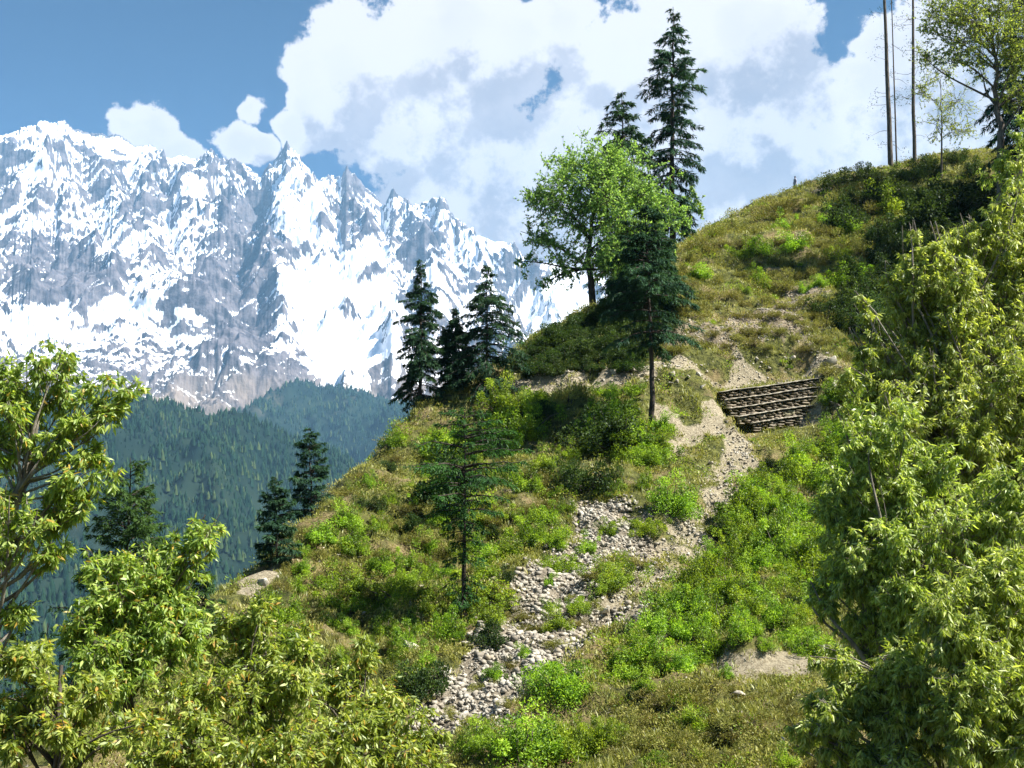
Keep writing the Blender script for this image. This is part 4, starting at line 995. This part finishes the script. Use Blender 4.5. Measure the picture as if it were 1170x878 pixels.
# ================================================================== SHRUBS (prototypes, then copies)
def blob_points(rg, n_cl, per, spread, flat=.75, fill=.5):
    """clumps of leaves on a dome of radius 1"""
    d = unit(rg.normal(size=(n_cl, 3))); d[:, 2] = np.abs(d[:, 2])
    lump = 1 + .45 * np.sin(np.arctan2(d[:, 1], d[:, 0]) * 2 + rg.uniform(0, 6))[:, None] * rg.uniform(.4, 1) + .25 * np.sin(np.arctan2(d[:, 1], d[:, 0]) * 5 + rg.uniform(0, 6))[:, None]
    c = d * rg.uniform(fill * .8, 1.0, (n_cl, 1)) * np.array([1, 1, flat * 1.15]) * rg.uniform(.6, 1.25, (n_cl, 1)) * lump
    q = unit(rg.normal(size=(n_cl, per, 3))) * (rg.random((n_cl, per, 1)) ** .35) * spread * rg.uniform(.45, 1.3, (n_cl, 1, 1))
    return (c[:, None] + q).reshape(-1, 3), c, np.repeat(rg.uniform(-.32, .3, n_cl), per), q.reshape(-1, 3)
def shrub_proto(name, seed, mat, n_cl=26, per=130, spread=.30, leaf=(.09, .055), R_=1.0, flat=.75, upright=0.0, cat='shrub'):
    rg = np.random.default_rng(seed)
    root = empty(name); p, c, ct, q = blob_points(rg, n_cl, per, spread, flat); N_ = len(p)
    D = unit(unit(q) * .8 + rnd_dirs(N_, rg) * .7 + np.array([0, 0, .2 + upright])); Nn = unit(unit(q) * .5 + rnd_dirs(N_, rg) * .6 + np.array([0, 0, .7]))
    k = 1 / R_
    V, F = leaves(p, D, Nn, leaf[0] * k * rg.uniform(.6, 1.3, N_), leaf[1] * k * rg.uniform(.7, 1.2, N_), simple=True)
    V[:, 2] = np.maximum(V[:, 2], -.25)
    tint = np.clip(.42 + ct + rg.normal(size=N_) * .16, 0, .94); tint[rg.random(N_) < .02] = 1
    npmesh('foliage', V, F, mat, root, np.repeat(tint, 4))
    P = curve_pts(np.repeat(np.array([[0, 0, -.15]]), n_cl, 0) + rg.normal(size=(n_cl, 3)) * .04, c, 5, .03, rg, .06)
    V, F = tubes(P, np.repeat((np.linspace(.028, .008, 5))[None], n_cl, 0), 4); npmesh('stems', V, F, BARK, root)
    root['category'] = cat; root.hide_render = False
    return root
PROTO = {
 'leafy': [shrub_proto('leafy_shrub', 200 + i, SHRUB, 24 + 3 * i, 150, .30, (.115, .062), 1.2) for i in range(4)],
 'big': [shrub_proto('leafy_bush', 210 + i, SHRUB, 46, 190, .24, (.13, .07), 1.9) for i in range(3)],
 'heath': [shrub_proto('dry_shrub', 220 + i, HEATH, 26, 120, .30, (.11, .03), 1.0, flat=.6, upright=.7) for i in range(4)],
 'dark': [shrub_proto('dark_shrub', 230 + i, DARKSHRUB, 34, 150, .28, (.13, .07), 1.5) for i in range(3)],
}
used = {k: 0 for k in PROTO}; PK = {k: [children(o) for o in v] for k, v in PROTO.items()}
CATN = {'leafy': 'shrub', 'big': 'bush', 'heath': 'shrub', 'dark': 'shrub'}
ITEMS = []
def place_shrub(kind, px, py, rpx, look=None, label=None, zf=1.0, Y=None, group=None):
    """py is the photo row of the shrub's foot"""
    p = hit(px, py, Y); r = PX(rpx, p.y) * (1.12 if kind == 'big' else 1.3)
    i = used[kind]; n = len(PROTO[kind]); used[kind] += 1
    o = PROTO[kind][i] if i < n else copy_tree(PROTO[kind][i % n], PK[kind][i % n])
    o.location = (p.x, p.y, p.z - .08 * r); o.rotation_euler = (0, 0, random.uniform(0, 6.28)); o.scale = (r * random.uniform(.75, 1.3), r * random.uniform(.75, 1.3), r * random.uniform(.95, 1.3) * zf)
    o['category'] = CATN[kind]
    o['group'] = group or {'leafy': 'bright leafy shrubs on the slope', 'big': 'big bright bushes on the slope', 'heath': 'dry olive shrubs on the slope', 'dark': 'dark shrubs on the slope'}[kind]
    if label: o['label'] = label
    else:
        sz = 'large' if rpx > 19 else ('small' if rpx < 11 else 'middling')
        ITEMS.append((o, px, py, look or f"{sz} { {'leafy':'bright green shrub','big':'bright green bush','heath':'olive brown shrub','dark':'dark green shrub'}[kind]}"))
    return o
# the ones the photograph singles out
for a in [('big',700,668,29,'round yellow green bush alone between the rubble chute and the earth gully'),
          ('big',768,585,32,'round bright bush on the left bank of the earth gully'),
          ('big',738,530,27,'bright bush below the bare-trunked dark conifer'),
          ('big',634,792,38,'yellow green bush at the foot of the grey rubble'),
          ('big',600,868,44,'vivid green bush at the bottom edge, under the rubble chute'),
          ('big',655,862,42,'vivid green bush at the bottom edge, right of the widest vivid bush'),
          ('big',690,850,26,'small vivid green bush at the right end of the bottom bushes'),
          ('big',548,856,26,'vivid green bush at the left end of the bottom bushes'),
          ('big',455,688,33,'bright spreading bush on the spur flank left of the slender lone conifer'),
          ('big',598,500,36,'tall bright thicket bush right of the three firs'),
          ('big',575,470,28,'bright thicket bush directly below the rightmost fir'),
          ('big',615,470,24,'bright thicket bush under the dark shaded slope'),
          ('big',640,655,24,'leafy bush on the left bank of the upper rubble'),
          ('big',612,625,28,'leafy bush above the rubble chute, left of the round yellow green bush'),
          ('big',735,610,18,'small bright bush between the two round bushes'),
          ('big',660,700,17,'low bright bush in the middle of the rubble'),
          ('dark',482,790,25,'dark rounded shrub left of the rubble chute foot'),
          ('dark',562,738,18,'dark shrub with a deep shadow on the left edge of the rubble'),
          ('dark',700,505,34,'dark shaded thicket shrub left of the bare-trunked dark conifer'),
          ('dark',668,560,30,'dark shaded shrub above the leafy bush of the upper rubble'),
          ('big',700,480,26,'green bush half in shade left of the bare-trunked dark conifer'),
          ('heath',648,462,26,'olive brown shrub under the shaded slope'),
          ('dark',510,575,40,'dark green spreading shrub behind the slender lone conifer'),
          ('big',505,520,34,'green bush on the shoulder below the leftmost fir'),
          ('leafy',545,690,26,'green shrub around the foot of the slender lone conifer'),
          ('dark',273,735,22,'tall dark shrub at the left foot of the spur'),
          ('leafy',325,712,24,'bright shrub on the left foot of the spur'),
          ('leafy',340,745,20,'lower bright shrub on the left foot of the spur'),
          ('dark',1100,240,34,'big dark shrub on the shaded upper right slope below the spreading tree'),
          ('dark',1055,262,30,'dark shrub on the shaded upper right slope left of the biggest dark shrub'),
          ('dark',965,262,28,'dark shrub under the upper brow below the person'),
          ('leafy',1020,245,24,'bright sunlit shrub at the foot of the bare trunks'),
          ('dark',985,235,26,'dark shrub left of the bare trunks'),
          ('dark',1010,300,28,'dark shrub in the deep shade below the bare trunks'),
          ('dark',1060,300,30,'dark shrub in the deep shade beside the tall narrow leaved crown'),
          ('leafy',895,640,26,'bright shrub high on the thicket slope right of the earth gully'),
          ('big',920,745,32,'leafy bush casting a dark shadow over the bare tan patch'),
          ('leafy',770,700,22,'bright shrub at the lower right bank of the earth gully')]:
    place_shrub(a[0], a[1], a[2], a[3], label=a[4])
# scattered ones by area of the slope
def inside(poly, x, y):
    c = False; n = len(poly)
    for i in range(n):
        x1, y1 = poly[i]; x2, y2 = poly[(i + 1) % n]
        if (y1 > y) != (y2 > y) and x < (x2 - x1) * (y - y1) / (y2 - y1) + x1: c = not c
    return c
def scatter(kind, poly, n, r0, r1, mind, avoid=.3, seed=0, zf=1.0, taken=[]):
    rg = random.Random(seed); xs = [p[0] for p in poly]; ys = [p[1] for p in poly]; k = 0; tries = 0
    while k < n and tries < n * 40:
        tries += 1
        x = rg.uniform(min(xs), max(xs)); y = rg.uniform(min(ys), max(ys))
        if not inside(poly, x, y): continue
        if any((x - a) ** 2 + (y - b_) ** 2 < mind ** 2 for a, b_ in taken): continue
        p = hit(x, y)
        if float(samp(SOIL, p.x, p.y)) > avoid + .35 or float(samp(m_scree, p.x, p.y)) > avoid or (abs(x - 880) < 66 and 415 < y < 520): continue
        taken.append((x, y)); place_shrub(kind, x, y, rg.uniform(r0, r1), zf=zf); k += 1
scatter('leafy', [(845,560),(870,520),(930,480),(990,500),(970,620),(940,700),(900,740),(800,760),(720,800),(700,760),(760,700),(810,640)], 88, 10, 21, 13, seed=1)
scatter('leafy', [(420,600),(520,600),(600,560),(640,600),(600,680),(520,780),(380,760),(340,700)], 22, 8, 17, 20, seed=2)
scatter('leafy', [(330,640),(420,540),(480,490),(640,500),(660,600),(560,740),(400,760)], 55, 8, 17, 15, seed=22)
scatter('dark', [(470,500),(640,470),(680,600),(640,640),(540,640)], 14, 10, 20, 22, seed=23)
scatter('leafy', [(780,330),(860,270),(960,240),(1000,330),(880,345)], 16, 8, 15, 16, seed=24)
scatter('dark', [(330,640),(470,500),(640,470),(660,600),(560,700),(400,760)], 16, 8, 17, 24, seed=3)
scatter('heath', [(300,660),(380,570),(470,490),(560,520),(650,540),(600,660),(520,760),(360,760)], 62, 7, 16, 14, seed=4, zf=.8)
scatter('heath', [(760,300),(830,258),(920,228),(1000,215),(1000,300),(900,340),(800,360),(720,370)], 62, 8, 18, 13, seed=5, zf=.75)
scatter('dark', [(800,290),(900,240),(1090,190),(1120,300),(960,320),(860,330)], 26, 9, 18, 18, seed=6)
scatter('dark', [(930,220),(1000,200),(1120,175),(1130,330),(1000,400),(950,330)], 42, 14, 25, 13, seed=16)  # extra dark-leaved shrubs put deep shade into the colour of the upper slope
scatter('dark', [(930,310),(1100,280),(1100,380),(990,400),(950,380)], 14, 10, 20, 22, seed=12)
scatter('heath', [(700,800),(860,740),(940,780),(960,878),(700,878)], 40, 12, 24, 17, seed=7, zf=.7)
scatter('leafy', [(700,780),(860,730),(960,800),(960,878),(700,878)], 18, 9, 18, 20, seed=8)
scatter('dark', [(598,412),(640,380),(700,350),(750,340),(770,380),(720,425),(650,425),(605,432)], 95, 10, 19, 6.5, seed=9, zf=.8)  # packed dark-leaved cover stands in for the shadow on the crest face
scatter('leafy', [(905,480),(960,440),(1010,430),(1000,560),(930,520)], 18, 10, 20, 15, seed=10)
scatter('leafy', [(690,600),(720,650),(640,720),(590,790),(520,820),(600,700),(650,640)], 9, 7, 13, 24, avoid=2, seed=31)
scatter('heath', [(690,600),(740,650),(640,740),(560,830),(510,820),(600,700),(650,640)], 14, 7, 14, 18, avoid=2, seed=32, zf=.8)
scatter('heath', [(1000,320),(1000,420),(940,430),(900,400)], 12, 9, 16, 17, seed=11, zf=.7)
scatter('dark', [(845,560),(930,480),(990,500),(970,640),(900,740),(760,760),(810,640)], 24, 8, 14, 15, seed=41)  # small dark-leaved shrubs imitate the shaded gaps between the thicket bushes
scatter('leafy', [(600,450),(760,450),(800,520),(720,600),(640,590)], 16, 9, 17, 17, seed=51)
scatter('heath', [(600,430),(800,405),(950,400),(940,340),(760,380)], 26, 7, 13, 13, avoid=2, seed=52, zf=.7)
scatter('leafy', [(290,690),(420,620),(500,660),(480,740),(330,740)], 16, 9, 16, 17, seed=53)
name_all(ITEMS, 'shrub')

# ================================================================== STONES
ROCKM = rough_mat('grey_stone', (0.22, 0.195, 0.155), (0.55, 0.51, 0.42), (0.34, 0.29, 0.21), scale=2.5, bump=0.6, objvar=.35)
ROCKRED = rough_mat('reddish_stone', (0.12, 0.05, 0.035), (0.25, 0.12, 0.085), scale=2.5, bump=0.6)
rgs = np.random.default_rng(99)
RP = []
for i in range(9):
    V, F = rock_mesh(rgs, 10, 1, rgs.uniform(.6, 1), rgs.uniform(.45, .8), .03); RP.append(npmesh('loose_stone', V, F, ROCKM))
nst = [0]; SITEMS = []
def stone(px, py, w, label=None, group='loose stones on the slope', mat=None):
    p = hit(px, py); i = nst[0]; nst[0] += 1
    o = RP[i] if i < len(RP) else RP[i % len(RP)].copy()
    if i >= len(RP): COL.objects.link(o)
    s = PX(w, p.y); o.location = (p.x, p.y, p.z + s * .16); o.rotation_euler = (random.uniform(-.4, .4), random.uniform(-.4, .4), random.uniform(0, 6.28)); o.scale = (s, s * random.uniform(.8, 1), s * random.uniform(.8, 1.1))
    o['category'] = 'stone'; o['group'] = group
    if label: o['label'] = label
    else: SITEMS.append((o, px, py, 'big pale stone' if w > 13 else ('small pale stone' if w < 8 else 'pale stone')))
    return o
for (px, py, w, lab) in [(693,590,13,'whitish boulder at the very top of the rubble chute'),(690,604,10,'grey boulder just under the whitish one at the top of the rubble'),(618,703,24,'widest grey slab in the middle of the rubble chute'),
    (668,638,14,'pale boulder in the upper rubble, left of the round yellow green bush'),(652,420,16,'pale slab at the left end of the terrace above the thicket'),(722,426,14,'grey boulder on the terrace under the dark conifer'),(700,428,13,'grey boulder left of the trunk on the terrace'),
    (830,468,16,'tilted pale slab at the lower left corner of the terraced wall'),(803,444,12,'flat stone on the path left of the terraced wall'),(866,414,13,'pale stone standing on top of the terraced wall'),(905,414,15,'wide pale stone on top of the terraced wall, right of the standing one'),
    (948,418,26,'long pale slab capping the right end of the terraced wall'),(957,444,24,'big whitish boulder below the right end of the terraced wall'),(952,462,20,'flat pale boulder among shrubs below the terraced wall'),(812,532,12,'pale stone high in the earth gully'),(718,664,12,'grey stone at the gully edge right of the round yellow green bush'),
    (300,668,18,'pale outcrop stone at the left foot of the spur'),(293,682,14,'lower outcrop stone at the left foot of the spur'),(470,745,26,'long pale slab left of the rubble foot'),(845,800,20,'grey boulder beside the bare tan patch'),(690,705,20,'grey slab where gully and rubble meet'),
    (590,752,20,'broad grey boulder in the lower rubble'),(556,800,18,'pale boulder near the rubble foot')]:
    stone(px, py, w, lab)
rr = random.Random(4)
def stones_along(line, n, spread, w0, w1):
    for _ in range(n):
        k = rr.uniform(0, len(line) - 1.001); i = int(k); f = k - i
        x = line[i][0] * (1 - f) + line[i + 1][0] * f + rr.gauss(0, spread * (.55 + .5 * k / len(line))); y = line[i][1] * (1 - f) + line[i + 1][1] * f + rr.gauss(0, spread * .6)
        stone(x, y, rr.uniform(w0, w1) * (.75 + .5 * k / len(line)))
stones_along([(700,592),(672,628),(645,660),(615,700),(585,740),(560,775),(530,810),(505,835)], 130, 13, 5, 13)
stones_along([(690,700),(640,705),(600,735),(570,770)], 45, 12, 5, 13)
stones_along([(790,590),(750,640),(700,690)], 22, 18, 4, 9)
stones_along([(590,430),(660,425),(740,430),(800,440)], 22, 9, 5, 11)
stones_along([(330,650),(400,620),(470,740)], 14, 22, 5, 11)
stones_along([(740,760),(800,790),(870,830),(960,860)], 22, 22, 6, 13)
stones_along([(800,500),(840,480),(900,400)], 10, 12, 4, 8)
# leave the many look-alikes in the rubble sharing a description by area
name_all(SITEMS, 'stone')
RP2 = rock_mesh(rgs, 18, 1, .9, .6, .1); o = npmesh('reddish_stone', RP2[0], RP2[1], ROCKRED); p = hit(655, 876); o.location = (p.x, p.y, p.z); o.scale = (1.0, .8, .8); tag(o, 'reddish brown stone at the bottom edge under the vivid green bushes', 'stone')

def strewn(name, label, cat, mask, n, s0, s1, mat, seed, thr=.4):
    rg = np.random.default_rng(seed); x = rg.uniform(-20, 35, n * 14); y = rg.uniform(24, 80, n * 14)
    k = samp(mask, x, y) > rg.uniform(.05, 1, len(x)); x, y = x[k][:n], y[k][:n]; z = H(x, y); m_ = len(x)
    acc = Acc(); protos = [rock_mesh(rg, 9, 1, .9, .7, 0) for _ in range(12)]; pid = rg.integers(0, 12, m_); s = s0 + (s1 - s0) * rg.random(m_) ** 3.2 * 1.25
    for j in range(12):
        w = np.where(pid == j)[0]; V, F = protos[j]
        a = rg.uniform(0, 6.28, len(w)); ca, sa = np.cos(a)[:, None], np.sin(a)[:, None]
        vx = (V[None, :, 0] * ca - V[None, :, 1] * sa) * s[w, None] + x[w, None]; vy = (V[None, :, 0] * sa + V[None, :, 1] * ca) * s[w, None] + y[w, None]; vz = V[None, :, 2] * s[w, None] + (z[w] + s[w] * .12)[:, None]
        Fx = (F[None] + (np.arange(len(w)) * len(V))[:, None, None]).reshape(-1, 3); acc.add(np.stack([vx, vy, vz], -1).reshape(-1, 3), Fx)
    tag(acc.build(name, mat), label, cat, kind='stuff')
strewn('rubble', 'pale broken rubble filling the chute down the slope', 'rubble', np.clip(m_scree * 1.0 - .45 * patchy + .12 * m_gully + .16 * sstep(5, 1, dist_line(GX, GY, SCREE)), 0, 1) * (1 - .7 * sstep(-.05, .3, fbm(GX / 1.4, GY / 1.4, 4, 88))), 26000, .05, .34, ROCKM, 301)
strewn('gravel', 'loose gravel on the bare earth gully and terrace', 'gravel', np.maximum.reduce([m_gully, m_terr * .7, m_cut, m_scree]), 20000, .04, .22, ROCKM, 302)

# ================================================================== GRASS
def undergrowth():
    rg = np.random.default_rng(500); n = 17000
    y = 14 + 104 * rg.random(n) ** 1.25; x = (rg.uniform(-480, 690, n) / FPX) * y * 1.05
    sl = np.maximum.reduce([samp(SOIL, x, y), samp(m_scree, x, y) * 1.3, samp(m_cut, x, y) * 1.1]); cl = fbm(x / 4.5, y / 4.5, 4, 161)
    keep = (rg.random(n) > sl * 1.05) & (cl + rg.uniform(-.3, .3, n) > -.05) & ~((np.abs((x - wx0) * wd[0] + (y - wy0) * wd[1] - wlen / 2) < wlen / 2 + .5) & (np.abs((x - wx0) * wn[0] + (y - wy0) * wn[1] - .8) < 1.6))
    x, y, cl = x[keep], y[keep], cl[keep]; n = len(x); z = H(x, y); r = rg.uniform(.14, .62, n) * (.8 + y / 160)
    per = 60; q = np.repeat(np.arange(n), per); M = len(q); d = rnd_dirs(M, rg); d[:, 2] = np.abs(d[:, 2])
    p = np.stack([x[q], y[q], z[q]], 1) + d * (r[q] * rg.random(M) ** .4)[:, None] * np.array([1, 1, .85])
    hue = (rg.random(n) < .22); D = unit(d + rnd_dirs(M, rg) * .7 + np.array([0, 0, .3])); Nn = unit(d * .4 + rnd_dirs(M, rg) * .7 + np.array([0, 0, .6]))
    sz = .6 + y[q] / 110
    for nm, lab, mt, sel in (('undergrowth', 'low dry olive scrub between the shrubs', HEATH, ~hue[q]), ('ground_cover', 'low bright green leafy herbs between the shrubs', SHRUB, hue[q])):
        V, F = leaves(p[sel], D[sel], Nn[sel], .10 * sz[sel] * rg.uniform(.6, 1.3, sel.sum()), .05 * sz[sel], simple=True)
        tint = np.clip(.42 + np.repeat(rg.normal(size=n) * .16, per)[sel] + rg.normal(size=sel.sum()) * .14, 0, .94)
        tag(npmesh(nm, V, F, mt, tint=np.repeat(tint, 4)), lab, 'scrub', kind='stuff')
undergrowth()
def grass():
    rg = np.random.default_rng(400); n = 150000
    # tufts, denser near the viewpoint
    y = 13 + 109 * rg.random(n) ** 1.3; x = (rg.uniform(-480, 690, n) / FPX) * y * 1.05
    sl = samp(SOIL, x, y); sc = samp(m_scree, x, y); ct = samp(m_cut, x, y)
    cl = fbm(x / 1.6, y / 1.6, 4, 61); big = fbm(x / 7, y / 7, 3, 67)
    keep = (rg.random(n) > np.maximum(np.maximum(sl, sc * 1.2), ct * .8)) & (cl + rg.uniform(-.35, .35, n) > -.02)
    x, y, cl, big = x[keep], y[keep], cl[keep], big[keep]; n = len(x); z = H(x, y)
    per = 7; q = np.repeat(np.arange(n), per); M = len(q)
    sz = (0.5 + y / 70)
    p = np.stack([x[q] + rg.normal(size=M) * .09 * sz[q], y[q] + rg.normal(size=M) * .09 * sz[q], z[q] - .03], 1)
    D = unit(rnd_dirs(M, rg) * .55 + np.array([0, 0, 1.0])); Nn = unit(rnd_dirs(M, rg) + np.array([0, -.3, .2]))
    Lh = (.13 + .16 * np.clip(cl[q] + .4, 0, 1)) * rg.uniform(.5, 1.4, M) * (.7 + sz[q] * .35)
    V, F = leaves(p, D, Nn, Lh, .030 * sz[q] * rg.uniform(.7, 1.5, M), droop=.3, simple=True)
    tint = np.clip(.45 + .9 * big[q] + .25 * rg.normal(size=n)[q] * .6 + rg.normal(size=M) * .1, 0, 1)
    tag(npmesh('grass', V, F, GRASSM, tint=np.repeat(tint, 4)), 'short olive grass and low herbs covering the hillside', 'grass', kind='stuff')
grass()

# ================================================================== THE PERSON ON THE CREST
def person():
    f = on_hill(909, 223, 118); root = empty('person', tuple(f)); tag(root, 'person in a long grey blue shirt and pale trousers walking along the crest skyline', 'person')
    skin, cloth, trous, hairm = [rough_mat(n_, a, b_, scale=8, bump=.1) for n_, a, b_ in
        [('skin', (.25, .14, .09), (.32, .19, .13)), ('grey_blue_cloth', (.26, .28, .36), (.34, .36, .45)), ('pale_trousers', (.42, .43, .46), (.55, .56, .60)), ('dark_hair', (.012, .01, .008), (.03, .025, .02))]]
    def skinmesh(name, J, E, Rr, mat, sub=2):
        me = bpy.data.meshes.new(name); me.from_pydata(J, E, []); o = bpy.data.objects.new(name, me); COL.objects.link(o)
        m1 = o.modifiers.new('skin', 'SKIN'); 
        for v, r in zip(me.skin_vertices[0].data, Rr): v.radius = (r, r)
        me.skin_vertices[0].data[0].use_root = True
        m2 = o.modifiers.new('sub', 'SUBSURF'); m2.levels = sub; m2.render_levels = sub
        me.materials.append(mat); o.parent = root; return o
    J = [(0,0,.92),(0,0,1.10),(0,0,1.34),(0,0,1.46),(.02,0,1.56),(.03,0,1.66),
         (-.10,0,.88),(-.17,.02,.50),(-.24,.05,.10),(-.17,.02,.05),(.09,0,.88),(.20,-.02,.50),(.18,0,.09),(.26,0,.04),
         (0,.17,1.40),(-.08,.22,1.14),(.02,.22,.92),(0,-.17,1.40),(.10,-.22,1.14),(.18,-.20,.93),(.05,.22,.86),(.22,-.20,.87)]
    E = [(0,1),(1,2),(2,3),(3,4),(4,5),(0,6),(6,7),(7,8),(8,9),(0,10),(10,11),(11,12),(12,13),(2,14),(14,15),(15,16),(16,20),(2,17),(17,18),(18,19),(19,21)]
    Rr = [.13,.12,.15,.05,.085,.08,.085,.055,.04,.035,.085,.055,.04,.035,.055,.04,.03,.055,.04,.03,.03,.03]
    skinmesh('body', J, E, Rr, skin)
    # long shirt: a lofted tube from shoulders to the knees; trousers: two legs
    zz = [1.47,1.42,1.30,1.10,.92,.75,.60,.52]; rx = [.07,.15,.18,.165,.18,.20,.22,.225]; ry = [.08,.22,.24,.20,.20,.21,.225,.23]
    V = []; k = 20
    for z, a, b_ in zip(zz, rx, ry):
        for i in range(k): V.append((a * math.cos(i / k * 6.2832) * (1 + .03 * math.sin(5 * i)), b_ * math.sin(i / k * 6.2832), z))
    F = np.array([[j * k + i, j * k + (i + 1) % k, (j + 1) * k + (i + 1) % k, (j + 1) * k + i] for j in range(len(zz) - 1) for i in range(k)])
    npmesh('long_shirt', np.array(V), F, cloth, root, smooth=True)
    skinmesh('sleeve', [J[14], J[15], J[16]], [(0,1),(1,2)], [.07,.055,.045], cloth); skinmesh('sleeve', [J[17], J[18], J[19]], [(0,1),(1,2)], [.07,.055,.045], cloth)
    skinmesh('trouser_leg', [J[6], J[7], (-.235,.05,.13)], [(0,1),(1,2)], [.11,.085,.07], trous); skinmesh('trouser_leg', [J[10], J[11], (.18,0,.12)], [(0,1),(1,2)], [.11,.085,.07], trous)
    bm = bmesh.new(); bmesh.ops.create_icosphere(bm, subdivisions=3, radius=.105); bmesh.ops.scale(bm, vec=(1, .92, 1.0), verts=bm.verts)
    bmesh.ops.delete(bm, geom=[v for v in bm.verts if v.co.z < .015 and v.co.x > -.06], context='VERTS')
    me = bpy.data.meshes.new('hair'); bm.to_mesh(me); bm.free(); me.materials.append(hairm); o = bpy.data.objects.new('hair', me); COL.objects.link(o); o.parent = root; o.location = (.022, 0, 1.635)
    root.rotation_euler = (0, 0, math.pi); root.scale = (1, 1, 1)
person()

for o in bpy.data.objects:
    l_ = o.get('label')
    if l_ and len(l_.split()) > 16: print('LONG', len(l_.split()), l_)
